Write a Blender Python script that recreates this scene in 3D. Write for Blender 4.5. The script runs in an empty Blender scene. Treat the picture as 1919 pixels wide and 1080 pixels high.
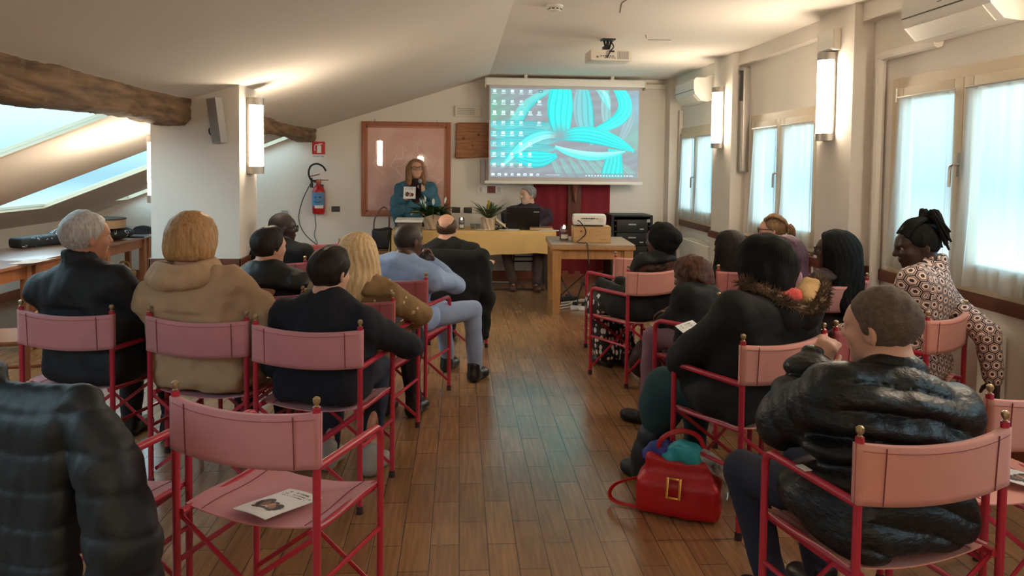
import bpy, bmesh, math, random
import numpy as np
from mathutils import Vector, Matrix
random.seed(7); RNG=np.random.RandomState(5)
SC=bpy.context.scene; COL=SC.collection
R=math.radians
def lin(c):
    def f(v):
        v/=255.0
        return v/12.92 if v<=.04045 else ((v+.055)/1.055)**2.4
    return (f(c[0]),f(c[1]),f(c[2]),1)
# ------------------------------------------------------------------ materials
def pbr(name,c,rough=.6,metal=0,spec=.5,var=0,vscale=8,bump=0,bscale=60,stretch=None,sheen=0,c2=None,alpha=None,trans=0,coat=0):
    m=bpy.data.materials.new(name); m.use_nodes=True; nt=m.node_tree; N=nt.nodes; b=N['Principled BSDF']
    b.inputs['Base Color'].default_value=lin(c); b.inputs['Roughness'].default_value=rough; b.inputs['Metallic'].default_value=metal
    b.inputs['Specular IOR Level'].default_value=spec; b.inputs['Sheen Weight'].default_value=sheen; b.inputs['Transmission Weight'].default_value=trans
    b.inputs['Coat Weight'].default_value=coat
    tc=N.new('ShaderNodeTexCoord'); src=tc.outputs['Object']
    if stretch:
        mp=N.new('ShaderNodeMapping'); mp.inputs['Scale'].default_value=stretch; nt.links.new(src,mp.inputs[0]); src=mp.outputs[0]
    if var or c2:
        n=N.new('ShaderNodeTexNoise'); n.inputs['Scale'].default_value=vscale; n.inputs['Detail'].default_value=4; nt.links.new(src,n.inputs['Vector'])
        r=N.new('ShaderNodeValToRGB'); d=var
        a=lin(c); k=lin(c2) if c2 else tuple(min(1,x*(1+d)) for x in a[:3])+(1,)
        r.color_ramp.elements[0].position=.3; r.color_ramp.elements[1].position=.7
        r.color_ramp.elements[0].color=a if c2 else tuple(x*(1-d) for x in a[:3])+(1,); r.color_ramp.elements[1].color=k
        nt.links.new(n.outputs['Fac'],r.inputs[0]); nt.links.new(r.outputs[0],b.inputs['Base Color'])
    if bump:
        n=N.new('ShaderNodeTexNoise'); n.inputs['Scale'].default_value=bscale; n.inputs['Detail'].default_value=5; nt.links.new(src,n.inputs['Vector'])
        bp=N.new('ShaderNodeBump'); bp.inputs['Strength'].default_value=bump; bp.inputs['Distance'].default_value=.01
        nt.links.new(n.outputs['Fac'],bp.inputs['Height']); nt.links.new(bp.outputs[0],b.inputs['Normal'])
    return m
def emit(name,c,s):
    m=bpy.data.materials.new(name); m.use_nodes=True; nt=m.node_tree; b=nt.nodes['Principled BSDF']
    b.inputs['Base Color'].default_value=lin((240,235,225)); b.inputs['Emission Color'].default_value=lin(c); b.inputs['Emission Strength'].default_value=s
    return m
def wood(name,c1,c2,axis=1,scale=6,rough=.45,bump=.15,coat=0):
    st=[9,9,9]; st[axis]=.7
    return pbr(name,c1,rough,c2=c2,vscale=scale,stretch=st,bump=bump,bscale=scale*2,coat=coat)
def math_node(nt,op,a,b=None,c=None):
    n=nt.nodes.new('ShaderNodeMath'); n.operation=op
    for i,v in enumerate((a,b,c)):
        if v is None: continue
        if isinstance(v,(int,float)): n.inputs[i].default_value=v
        else: nt.links.new(v,n.inputs[i])
    return n.outputs[0]
# ------------------------------------------------------------------ objects
def link(name,me,parent=None,smooth=True,mat=None,angle=None):
    o=bpy.data.objects.new(name,me); COL.objects.link(o)
    if mat is not None:
        for m in (mat if isinstance(mat,(list,tuple)) else [mat]): me.materials.append(m)
    if smooth:
        me.polygons.foreach_set('use_smooth',[True]*len(me.polygons))
        if angle: me.set_sharp_from_angle(angle=R(angle))
    if parent: o.parent=parent
    return o
def tag(o,label,cat=None,group=None,kind=None):
    if label: o['label']=label
    if cat: o['category']=cat
    if group: o['group']=group
    if kind: o['kind']=kind
    return o
def empty(name,loc=(0,0,0),rz=0,label=None,cat=None,group=None):
    o=bpy.data.objects.new(name,None); COL.objects.link(o); o.location=loc; o.rotation_euler=(0,0,R(rz)); o.empty_display_size=.1
    return tag(o,label,cat,group)
def ST(o): o['kind']='structure'; return o
def copy_tree(o,parent=None):
    c=o.copy(); COL.objects.link(c); c.parent=parent
    for ch in list(o.children): copy_tree(ch,c)
    return c
class MB:
    """collects shapes, links them as one mesh"""
    def __init__(s): s.v=[]; s.f=[]; s.mi=[]
    def add(s,v,f,mi=0):
        o=len(s.v); s.v+= [tuple(p) for p in v]; s.f+=[tuple(i+o for i in q) for q in f]; s.mi+=[mi]*len(f); return s
    def box(s,x0,x1,y0,y1,z0,z1,bev=0,mi=0,M=None):
        bm=bmesh.new(); bmesh.ops.create_cube(bm,size=1)
        for v in bm.verts: v.co=Vector(((x0+x1)/2+v.co.x*(x1-x0),(y0+y1)/2+v.co.y*(y1-y0),(z0+z1)/2+v.co.z*(z1-z0)))
        if bev: bmesh.ops.bevel(bm,geom=bm.edges[:],offset=bev,segments=2,affect='EDGES',profile=.7)
        bm.verts.index_update()
        s.add([(M@v.co if M else v.co) for v in bm.verts],[[v.index for v in f.verts] for f in bm.faces],mi); bm.free(); return s
    def tube(s,pts,r,n=8,caps=True,closed=False,mi=0,flat=1.0,flatdir=None):
        P=[Vector(p) for p in pts]; k=len(P); rs=r if isinstance(r,(list,tuple)) else [r]*k
        T=[]
        for i in range(k):
            a=P[(i-1)%k] if (closed or i>0) else P[i]; b=P[(i+1)%k] if (closed or i<k-1) else P[i]
            T.append((b-a).normalized())
        u=T[0].orthogonal().normalized()
        if flatdir: u=(Vector(flatdir)-T[0]*Vector(flatdir).dot(T[0])).normalized()
        V=[]
        for i in range(k):
            u=(u-T[i]*u.dot(T[i])).normalized(); w=T[i].cross(u)
            for j in range(n):
                a=2*math.pi*j/n; V.append(P[i]+(u*math.cos(a)*flat+w*math.sin(a))*rs[i])
        F=[]
        for i in range(k if closed else k-1):
            for j in range(n):
                a=i*n+j; b=i*n+(j+1)%n; c=((i+1)%k)*n+(j+1)%n; d=((i+1)%k)*n+j; F.append((a,b,c,d))
        if caps and not closed: F.append(tuple(range(n-1,-1,-1))); F.append(tuple((k-1)*n+j for j in range(n)))
        return s.add(V,F,mi)
    def lathe(s,prof,c=(0,0,0),n=20,mi=0,M=None,sx=1,sy=1):
        V=[];F=[]
        for r,z in prof:
            for j in range(n):
                a=2*math.pi*j/n; p=Vector((r*math.cos(a)*sx,r*math.sin(a)*sy,z)); p=M@p if M else p
                V.append(p+Vector(c))
        for i in range(len(prof)-1):
            for j in range(n):
                F.append((i*n+j,i*n+(j+1)%n,(i+1)*n+(j+1)%n,(i+1)*n+j))
        F.append(tuple(range(n-1,-1,-1))); F.append(tuple((len(prof)-1)*n+j for j in range(n)))
        return s.add(V,F,mi)
    def sphere(s,c,r,n=12,mi=0,sc=(1,1,1)):
        pr=[(max(1e-4,math.sin(math.pi*i/n)),-math.cos(math.pi*i/n)) for i in range(n+1)]
        V=[];F=[];m=n+4
        for q,z in pr:
            for j in range(m):
                a=2*math.pi*j/m; V.append((c[0]+q*math.cos(a)*r*sc[0],c[1]+q*math.sin(a)*r*sc[1],c[2]+z*r*sc[2]))
        for i in range(n):
            for j in range(m): F.append((i*m+j,i*m+(j+1)%m,(i+1)*m+(j+1)%m,(i+1)*m+j))
        return s.add(V,F,mi)
    def prism(s,poly,d0,d1,axis='y',mi=0):
        """poly in the two other axes, extruded along axis"""
        n=len(poly)
        def mk(p,d): return (p[0],d,p[1]) if axis=='y' else ((d,p[0],p[1]) if axis=='x' else (p[0],p[1],d))
        V=[mk(p,d0) for p in poly]+[mk(p,d1) for p in poly]
        F=[tuple(range(n)),tuple(range(2*n-1,n-1,-1))]+[(i,i+n,(i+1)%n+n,(i+1)%n) for i in range(n)]
        return s.add(V,F,mi)
    def grid(s,fn,nu,nv,mi=0,thick=0):
        V=[fn(i/nu,j/nv) for j in range(nv+1) for i in range(nu+1)]
        F=[(j*(nu+1)+i,j*(nu+1)+i+1,(j+1)*(nu+1)+i+1,(j+1)*(nu+1)+i) for j in range(nv) for i in range(nu)]
        if thick:
            me=bpy.data.meshes.new('t'); me.from_pydata([tuple(v) for v in V],[],F); bm=bmesh.new(); bm.from_mesh(me)
            bmesh.ops.solidify(bm,geom=bm.faces[:],thickness=thick); bm.verts.index_update()
            V=[v.co.copy() for v in bm.verts]; F=[[v.index for v in f.verts] for f in bm.faces]; bm.free(); bpy.data.meshes.remove(me)
        return s.add(V,F,mi)
    def build(s,name,mat,parent=None,smooth=True,angle=40,loc=None,world=False):
        me=bpy.data.meshes.new(name); v=s.v
        if world: q=parent.location; v=[(p[0]-q[0],p[1]-q[1],p[2]-q[2]) for p in v]
        if loc is not None: v=[(p[0]-loc[0],p[1]-loc[1],p[2]-loc[2]) for p in v]
        me.from_pydata(v,[],s.f)
        bm=bmesh.new(); bm.from_mesh(me); bmesh.ops.recalc_face_normals(bm,faces=bm.faces[:]); bm.to_mesh(me); bm.free()
        o=link(name,me,parent,smooth,mat,angle)
        if len(set(s.mi))>1: me.polygons.foreach_set('material_index',s.mi)
        if loc is not None: o.location=loc
        return o
def bez(p0,p1,p2,n=8):
    p0,p1,p2=map(Vector,(p0,p1,p2)); return [p0*(1-t)**2+p1*2*t*(1-t)+p2*t*t for t in [i/n for i in range(n+1)]]
def spline(pts,n=6):
    P=[Vector(p) for p in pts]; out=[]
    for i in range(len(P)-1):
        a=P[max(0,i-1)]; b=P[i]; c=P[i+1]; d=P[min(len(P)-1,i+2)]
        for k in range(n):
            t=k/n; out.append(.5*((2*b)+(c-a)*t+(2*a-5*b+4*c-d)*t*t+(3*b-a-3*c+d)*t**3))
    out.append(P[-1]); return out
# ------------------------------------------------------------------ signed distance sculpting
class Sculpt:
    def __init__(s): s.p=[]; s.cuts=[]; s.disp=None
    def rc(s,a,b,ra,rb,k=.03,quilt=None,sub=False):
        a=np.array(a,float); b=np.array(b,float); ba=b-a; L2=max(1e-9,ba@ba); L=math.sqrt(L2)
        def f(P):
            pa=P-a; t=np.clip(pa@ba/L2,0,1); d=np.linalg.norm(pa-t[:,None]*ba,axis=1)-(ra+t*(rb-ra))
            if quilt: d=d-quilt[1]*np.sqrt(np.abs(np.sin(math.pi*(t*L+quilt[2])/quilt[0])))
            return d
        m=max(ra,rb)+(quilt[1] if quilt else 0)
        s.p.append((f,np.minimum(a,b)-m,np.maximum(a,b)+m,k,sub)); return s
    def chain(s,pts,rs,k=.03,quilt=None):
        for i in range(len(pts)-1): s.rc(pts[i],pts[i+1],rs[i],rs[i+1],k if i==0 else .012,quilt)
        return s
    def el(s,c,r,Rm=None,k=.03,sub=False):
        c=np.array(c,float); r=np.array(r,float); Rm=np.eye(3) if Rm is None else np.array(Rm,float)
        def f(P):
            q=(P-c)@Rm; k0=np.linalg.norm(q/r,axis=1); k1=np.linalg.norm(q/(r*r),axis=1)+1e-9
            return k0*(k0-1)/k1
        m=np.abs(Rm)@r
        s.p.append((f,c-m,c+m,k,sub)); return s
    def bx(s,c,hs,Rm=None,rad=.01,k=.02,sub=False):
        c=np.array(c,float); h=np.array(hs,float)-rad; Rm=np.eye(3) if Rm is None else np.array(Rm,float)
        def f(P):
            q=np.abs((P-c)@Rm)-h; return np.linalg.norm(np.maximum(q,0),axis=1)+np.minimum(q.max(axis=1),0)-rad
        m=np.abs(Rm)@np.array(hs,float)
        s.p.append((f,c-m,c+m,k,sub)); return s
    def cut(s,fn): s.cuts.append(fn); return s
    def ev(s,P,h,cull):
        d=np.full(len(P),10.0)
        for f,lo,hi,k,sub in s.p:
            mg=cull+k
            m=np.nonzero(((P>lo-mg)&(P<hi+mg)).all(axis=1))[0]
            if len(m)==0: continue
            q=f(P[m]); a=d[m]
            if sub:
                q=-q; hh=np.maximum(k-np.abs(a-q),0)/k; d[m]=np.maximum(a,q)+hh*hh*k*.25
            else:
                hh=np.maximum(k-np.abs(a-q),0)/k; d[m]=np.minimum(a,q)-hh*hh*k*.25
        for c in s.cuts:
            q=c(P); k=.012; hh=np.maximum(k-np.abs(d-q),0)/k; d=np.maximum(d,q)+hh*hh*k*.25
        if s.disp is not None: d=d+s.disp(P)
        return d
    def mesh(s,h):
        adds=[p for p in s.p if not p[4]]
        lo=np.min([p[1] for p in adds],axis=0)-4*h; hi=np.max([p[2] for p in adds],axis=0)+4*h
        c=4; n=((hi-lo)/(h*c)).astype(int)+2
        ax=[lo[i]+(np.arange(n[i])+.5)*h*c for i in range(3)]
        G=np.stack(np.meshgrid(*ax,indexing='ij'),-1).reshape(-1,3)
        D=s.ev(G,h,6*h*c).reshape(n)
        near=np.abs(D)<h*c*1.8+.014
        V=np.repeat(np.repeat(np.repeat(D,c,0),c,1),c,2).astype(np.float32)
        ci=np.argwhere(near)
        off=np.stack(np.meshgrid(*[np.arange(c)]*3,indexing='ij'),-1).reshape(-1,3)
        fi=(ci[:,None,:]*c+off[None]).reshape(-1,3)
        # fine sample positions: voxel centres
        P=lo+(fi+.5)*h
        V[fi[:,0],fi[:,1],fi[:,2]]=s.ev(P,h,6*h)
        return nets(V,lo+.5*h,h)
def nets(V,o,h):
    S=V<0; nx,ny,nz=V.shape
    cnt=np.zeros((nx-1,ny-1,nz-1),np.int8)
    for i in (0,1):
        for j in (0,1):
            for k in (0,1): cnt+=S[i:nx-1+i,j:ny-1+j,k:nz-1+k]
    act=(cnt>0)&(cnt<8); C=np.argwhere(act); idx=-np.ones(act.shape,np.int64); idx[act]=np.arange(len(C))
    acc=np.zeros((len(C),3)); w=np.zeros(len(C))
    cor=[(i,j,k) for i in (0,1) for j in (0,1) for k in (0,1)]
    for a in cor:
        for b in cor:
            if a<b and sum(abs(x-y) for x,y in zip(a,b))==1:
                va=V[C[:,0]+a[0],C[:,1]+a[1],C[:,2]+a[2]].astype(float); vb=V[C[:,0]+b[0],C[:,1]+b[1],C[:,2]+b[2]].astype(float)
                m=(va<0)!=(vb<0); t=np.where(m,va/np.where(m,va-vb,1),0)
                p=np.array(a)+t[:,None]*(np.array(b)-np.array(a)); acc+=p*m[:,None]; w+=m
    verts=o+(C+acc/w[:,None])*h
    faces=[]
    for ax in range(3):
        sl0=[slice(None)]*3; sl1=[slice(None)]*3; sl0[ax]=slice(0,-1); sl1[ax]=slice(1,None)
        a=S[tuple(sl0)]; b=S[tuple(sl1)]; E=np.argwhere(a!=b)
        u,v=(ax+1)%3,(ax+2)%3
        E=E[(E[:,u]>0)&(E[:,v]>0)&(E[:,u]<V.shape[u]-1)&(E[:,v]<V.shape[v]-1)]
        def ix(du,dv):
            q=E.copy(); q[:,u]-=du; q[:,v]-=dv; return idx[q[:,0],q[:,1],q[:,2]]
        Q=np.stack([ix(1,1),ix(0,1),ix(0,0),ix(1,0)],1); fl=~S[E[:,0],E[:,1],E[:,2]]
        Q[fl]=Q[fl][:,::-1]; faces.append(Q)
    F=np.concatenate(faces); return verts,F[(F>=0).all(axis=1)]
def relax(v,f,it=1,a=.5):
    for _ in range(it):
        acc=np.zeros_like(v); n=np.zeros(len(v))
        for i in range(4):
            j=f[:,(i+1)%4]; np.add.at(acc,f[:,i],v[j]); np.add.at(n,f[:,i],1); np.add.at(acc,j,v[f[:,i]]); np.add.at(n,j,1)
        v=v+(acc/np.maximum(n,1)[:,None]-v)*a
    return v
def npmesh(name,v,f):
    me=bpy.data.meshes.new(name); n=len(f); q=f.shape[1]
    me.vertices.add(len(v)); me.vertices.foreach_set('co',np.asarray(v,np.float32).ravel())
    me.loops.add(n*q); me.loops.foreach_set('vertex_index',f.ravel().astype(np.int32))
    me.polygons.add(n); me.polygons.foreach_set('loop_start',np.arange(0,n*q,q,dtype=np.int32)); me.polygons.foreach_set('loop_total',np.full(n,q,np.int32))
    me.update(calc_edges=True); me.validate(); return me
def sculpt(name,S,h,mat,parent=None,it=1,loc=None):
    v,f=S.mesh(h); v=relax(v,f,it)
    if parent is not None and loc is None: loc=np.array(parent.location)
    if loc is None: loc=np.array([0,0,0.])
    o=link(name,npmesh(name,v-np.array(loc),f),parent,True,mat)
    if parent is None: o.location=loc
    return o
def wob(seed,amp,freq,st=(1,1,1)):
    r=np.random.RandomState(seed); A=[(r.normal(size=3)*freq*np.array(st),r.rand()*6.28,r.rand()*.6+.4) for _ in range(6)]
    def f(P):
        d=0
        for w,p,a in A: d=d+a*np.sin(P@w+p+1.3*np.sin(P@w[[1,2,0]]*.7))
        return d*amp/2.2
    return f
SKY=3.6; EXPO=1.0; PROJ=.66; LAMP=40
# ================================================================== materials of the room
M={}
M['wall']=pbr('wall_paint',(226,219,210),.85,spec=.2,var=.03,vscale=1.5,bump=.05,bscale=90)
M['ceil']=pbr('ceiling_paint',(222,214,204),.9,spec=.15,var=.02,vscale=1.2,bump=.04,bscale=60)
M['dado']=wood('brown_wood_strip',(92,50,34),(112,64,44),1,5,.45,.05)
M['base']=wood('reddish_skirting',(128,70,50),(150,86,62),0,5,.5,.05)
M['frame']=pbr('cream_window_paint',(206,190,164),.5,var=.04,vscale=5)
M['steel']=pbr('brushed_steel',(176,172,166),.35,.85)
M['alu']=pbr('aluminium',(170,164,156),.4,.7)
M['chrome']=pbr('chrome',(205,205,205),.2,.95)
M['white']=pbr('white_plastic',(228,224,216),.4)
M['offwhite']=pbr('off_white_plastic',(214,206,192),.45)
M['black']=pbr('black_plastic',(24,23,24),.45)
M['dgrey']=pbr('dark_grey_plastic',(58,56,56),.55)
M['grey']=pbr('grey_plastic',(150,147,146),.5)
M['lamp']=emit('lit_diffuser',(255,236,208),LAMP)
M['rubber']=pbr('black_rubber',(30,26,26),.8)
def glass(name,tint=(235,245,248),rough=.0,al=.12,const=False):
    m=bpy.data.materials.new(name); m.use_nodes=True; nt=m.node_tree; N=nt.nodes; N.remove(N['Principled BSDF'])
    t=N.new('ShaderNodeBsdfTransparent'); t.inputs[0].default_value=lin(tint); g=N.new('ShaderNodeBsdfGlossy'); g.inputs['Roughness'].default_value=rough
    x=N.new('ShaderNodeMixShader'); x.inputs[0].default_value=al
    if const: nt.links.new(t.outputs[0],x.inputs[1]); nt.links.new(g.outputs[0],x.inputs[2]); nt.links.new(x.outputs[0],N['Material Output'].inputs[0]); return m
    fr=N.new('ShaderNodeFresnel'); fr.inputs[0].default_value=1.45; nt.links.new(fr.outputs[0],x.inputs[0])
    nt.links.new(t.outputs[0],x.inputs[1]); nt.links.new(g.outputs[0],x.inputs[2]); nt.links.new(x.outputs[0],N['Material Output'].inputs[0]); return m
M['pane']=glass('window_glass',al=.05,const=True)
M['clear']=glass('clear_glass',(232,236,234),al=.09,const=True)
def curtain_mat():
    m=bpy.data.materials.new('sheer_white_voile'); m.use_nodes=True; nt=m.node_tree; N=nt.nodes; N.remove(N['Principled BSDF'])
    d=N.new('ShaderNodeBsdfDiffuse'); d.inputs[0].default_value=lin((235,232,228)); t=N.new('ShaderNodeBsdfTranslucent'); t.inputs[0].default_value=lin((214,232,236))
    p=N.new('ShaderNodeBsdfTransparent'); p.inputs[0].default_value=(1,1,1,1)
    a=N.new('ShaderNodeMixShader'); a.inputs[0].default_value=.55; nt.links.new(d.outputs[0],a.inputs[1]); nt.links.new(t.outputs[0],a.inputs[2])
    b=N.new('ShaderNodeMixShader'); b.inputs[0].default_value=.42; nt.links.new(a.outputs[0],b.inputs[1]); nt.links.new(p.outputs[0],b.inputs[2])
    nt.links.new(b.outputs[0],N['Material Output'].inputs[0]); return m
M['curtain']=curtain_mat()
def floor_mat():
    m=bpy.data.materials.new('wood_look_floor_tiles'); m.use_nodes=True; nt=m.node_tree; N=nt.nodes; L=nt.links; b=N['Principled BSDF']
    tc=N.new('ShaderNodeTexCoord'); sp=N.new('ShaderNodeSeparateXYZ'); L.new(tc.outputs['Object'],sp.inputs[0])
    cb=N.new('ShaderNodeCombineXYZ'); L.new(math_node(nt,'ADD',sp.outputs[1],20-4.07+.2),cb.inputs[0]); L.new(math_node(nt,'ADD',sp.outputs[0],11.65-.01),cb.inputs[1])
    br=N.new('ShaderNodeTexBrick'); br.offset=.5; br.inputs['Scale'].default_value=1; br.inputs['Brick Width'].default_value=.4; br.inputs['Row Height'].default_value=.1165
    br.inputs['Mortar Size'].default_value=.0026; br.inputs['Mortar Smooth'].default_value=.3; br.inputs['Bias'].default_value=0
    br.inputs['Color1'].default_value=lin((140,104,72)); br.inputs['Color2'].default_value=lin((158,120,84)); br.inputs['Mortar'].default_value=lin((96,70,50))
    L.new(cb.outputs[0],br.inputs['Vector'])
    mp=N.new('ShaderNodeMapping'); mp.inputs['Scale'].default_value=(28,1.6,1); L.new(tc.outputs['Object'],mp.inputs[0])
    n=N.new('ShaderNodeTexNoise'); n.inputs['Scale'].default_value=2.2; n.inputs['Detail'].default_value=6; L.new(mp.outputs[0],n.inputs['Vector'])
    r=N.new('ShaderNodeValToRGB'); r.color_ramp.elements[0].color=(.72,.70,.68,1); r.color_ramp.elements[1].color=(1.12,1.1,1.08,1); r.color_ramp.elements[0].position=.3; r.color_ramp.elements[1].position=.7; L.new(n.outputs['Fac'],r.inputs[0])
    mx=N.new('ShaderNodeMix'); mx.data_type='RGBA'; mx.blend_type='MULTIPLY'; mx.inputs[0].default_value=1; L.new(br.outputs['Color'],mx.inputs[6]); L.new(r.outputs[0],mx.inputs[7]); L.new(mx.outputs[2],b.inputs['Base Color'])
    bp=N.new('ShaderNodeBump'); bp.inputs['Strength'].default_value=.5; bp.inputs['Distance'].default_value=.002; bp.invert=True; L.new(br.outputs['Fac'],bp.inputs['Height']); L.new(bp.outputs[0],b.inputs['Normal'])
    b.inputs['Roughness'].default_value=.21; b.inputs['Specular IOR Level'].default_value=.95
    return m
M['floor']=floor_mat()
# ================================================================== shell
XL,XR,YB,YF,ZC=-4.92,2.95,-3.0,10.4,2.73
def zroof(x): return ZC if x>.38 else (2.0+(x+1.9)*(.73/2.28) if x>-1.9 else 2.0+.4*(x+1.9))
ST(MB().box(XL-.1,XR+.15,YB-.1,YF+.1,-.12,0).build('floor',M['floor'],smooth=False))
ST(MB().box(.38,XR+.15,YB-.1,YF+.1,ZC,ZC+.2).build('ceiling',M['ceil'],smooth=False))
prof=[(XL,0),(XR+.1,0),(XR+.1,ZC),(.38,ZC),(-1.9,2.0),(XL,zroof(XL))]
ST(MB().prism(prof,YF,YF+.12,'y').build('wall_far',M['wall'],smooth=False))
ST(MB().prism(prof,YB-.12,YB,'y').build('wall_back',M['wall'],smooth=False))
ST(MB().box(XL-.12,XL,YB,YF,0,zroof(XL)+.02).build('wall_left',M['wall'],smooth=False))
# sloping roof with three skylight wells and an unseen first one added for light
SK=[(.9,2.2),(3.95,5.3),(7.05,8.3),(9.85,10.33)]; SX0,SX1=-4.34,-2.12
T=T_=.06
def slab(mb,x0,x1,y0,y1):
    mb.prism([(x0,zroof(x0)),(x1,zroof(x1)),(x1,zroof(x1)+T),(x0,zroof(x0)+T)],y0,y1,'y')
mb=MB(); slab(mb,-1.9,.38,YB,YF); slab(mb,SX1,-1.9,YB,YF); slab(mb,XL-.12,SX0,YB,YF)
ys=[YB]+[q for s in SK for q in s]+[YF]
for i in range(0,len(ys),2): slab(mb,SX0,SX1,ys[i],ys[i+1])
ST(mb.build('ceiling_slope',M['ceil'],smooth=False))
for i,(a,b) in enumerate(SK):
    w=empty(f'window_{i+5}'); ST(w)
    f=MB(); e=.05
    for (x0,x1,y0,y1) in ((SX0,SX0+e,a,b),(SX1-e,SX1,a,b),(SX0+e,SX1-e,a,a+e),(SX0+e,SX1-e,b-e,b)):
        f.prism([(x0,zroof(x0)+.0),(x1,zroof(x1)+.0),(x1,zroof(x1)+.05),(x0,zroof(x0)+.05)],y0,y1,'y')
    f.build('frame',M['frame'],w,False)
    g=MB().prism([(SX0+e,zroof(SX0+e)+.02),(SX1-e,zroof(SX1-e)+.02),(SX1-e,zroof(SX1-e)+.026),(SX0+e,zroof(SX0+e)+.026)],a+e,b-e,'y').build('pane',M['pane'],w,False)
# right wall with window openings (y0,y1,z0,z1)
WIN=[(8.6,10.1,.85,2.06),(6.05,7.62,.85,2.07),(3.5,5.07,.85,2.16),(.75,2.35,.85,2.16)]  # last opening is out of view, put in for light from behind
mb=MB(); W0,W1=XR,XR+.14
mb.box(W0,W1,YB,YF,0,.85); 
edges=sorted([(w[0],w[1],w[3]) for w in WIN]); y=YB
for a,b,z in edges:
    mb.box(W0,W1,y,a,.85,ZC); mb.box(W0,W1,a,b,z,ZC); y=b
mb.box(W0,W1,y,YF,.85,ZC)
ST(mb.build('wall_right',M['wall'],smooth=False))
PIL=[(10.16,10.4),(7.80,8.38),(5.35,5.88),(2.78,3.3)]
for i,(a,b) in enumerate(PIL): ST(MB().box(2.8,XR,a,b,0,ZC).build(f'trim_{i+1}',M['wall'],smooth=False))
ends=[YB]+sum([[a,b] for a,b in sorted(PIL)],[])
mb=MB()
for i in range(0,len(ends)-1,2): mb.box(2.86,XR,ends[i],ends[i+1],2.6,ZC)
ST(mb.build('trim_5',M['wall'],smooth=False))
# brown wooden sill strip, stepping round the pillars
mb=MB(); y=YB; z0,z1=.775,.85
for a,b in sorted(PIL):
    mb.box(2.925,XR+.02,y,a,z0,z1,.004); 
    if a<10: mb.box(2.775,2.8,a-.01,b+.01,z0-.0,z1,.004); mb.box(2.775,2.95,a-.025,a,z0,z1,.004); mb.box(2.775,2.95,b,b+.025,z0,z1,.004)
    y=b
ST(mb.build('trim_6',M['dado']))
# left pillars carrying the purlin
ST(MB().box(-2.2,-1.58,5.65,6.12,0,2.2).build('trim_7',M['wall'],smooth=False))
mb=MB(); mb.box(-2.215,-1.565,5.63,5.65,.76,.85,.004); mb.box(-1.58,-1.56,5.63,6.14,.76,.85,.004); mb.box(-2.22,-2.2,5.63,6.14,.76,.85,.004)
ST(mb.build('trim_8',M['dado']))
mb=MB(); mb.box(XL,2.75,10.375,10.4,0,.11,.004); ST(mb.build('baseboard_far',M['base']))
mb=MB(); mb.box(XL,XL+.02,YB,10.37,0,.1,.004); ST(mb.build('baseboard_left',M['base']))
mb=MB(); mb.box(XR-.02,XR,YB,10.16,0,.1,.004); ST(mb.build('baseboard_right',M['base']))
# hand hewn purlin under the slope (two lengths, either side of the pillar)
M['oldwood']=pbr('hewn_old_timber',(88,66,48),.8,c2=(152,120,88),vscale=5,stretch=(3,.6,5),bump=.9,bscale=9)
def purlin(y0,y1,seed,bot):
    S=Sculpt(); zb,zt=bot((y0+y1)/2),2.045
    S.bx((-2.05,(y0+y1)/2,(zb+zt)/2),(.13,(y1-y0)/2+.05,(zt-zb)/2),None,.045,.06)
    r=np.random.RandomState(seed); lo=[(r.uniform(1.2,3.2),r.rand()*6) for _ in range(4)]
    w1=wob(seed,.007,7,(1,.4,1)); w2=wob(seed+3,.005,34,(1,.3,1)); w3=wob(seed+5,.004,85,(1,.3,1))
    def disp(P):
        d=sum(np.sin(P[:,1]*f+q) for f,q in lo)*.007
        crack=-np.clip(.012-np.abs(P[:,2]-1.97-.02*np.sin(P[:,1]*2.3)-.01*np.sin(P[:,1]*9)),0,.012)*(np.sin(P[:,1]*1.7+seed)>.1)*(P[:,0]>-1.99)
        return d+w1(P)+w2(P)+w3(P)-crack*1.2
    S.disp=disp; S.cut(lambda P:np.maximum(P[:,1]-y1,y0-P[:,1])); return S
o=sculpt('timber_beam',purlin(1.2,5.66,3,lambda y:1.81),.016,M['oldwood'],loc=(-1.92,3.4,1.9)); tag(o,'thick hewn old timber beam running under the slope into the front of the white pillar','beam')
o=sculpt('timber_beam',purlin(6.1,10.4,9,lambda y:1.84),.018,M['oldwood'],loc=(-1.92,8.2,1.9)); tag(o,'hewn old timber beam between the white pillar and the far wall above the fire extinguisher','beam')
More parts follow.
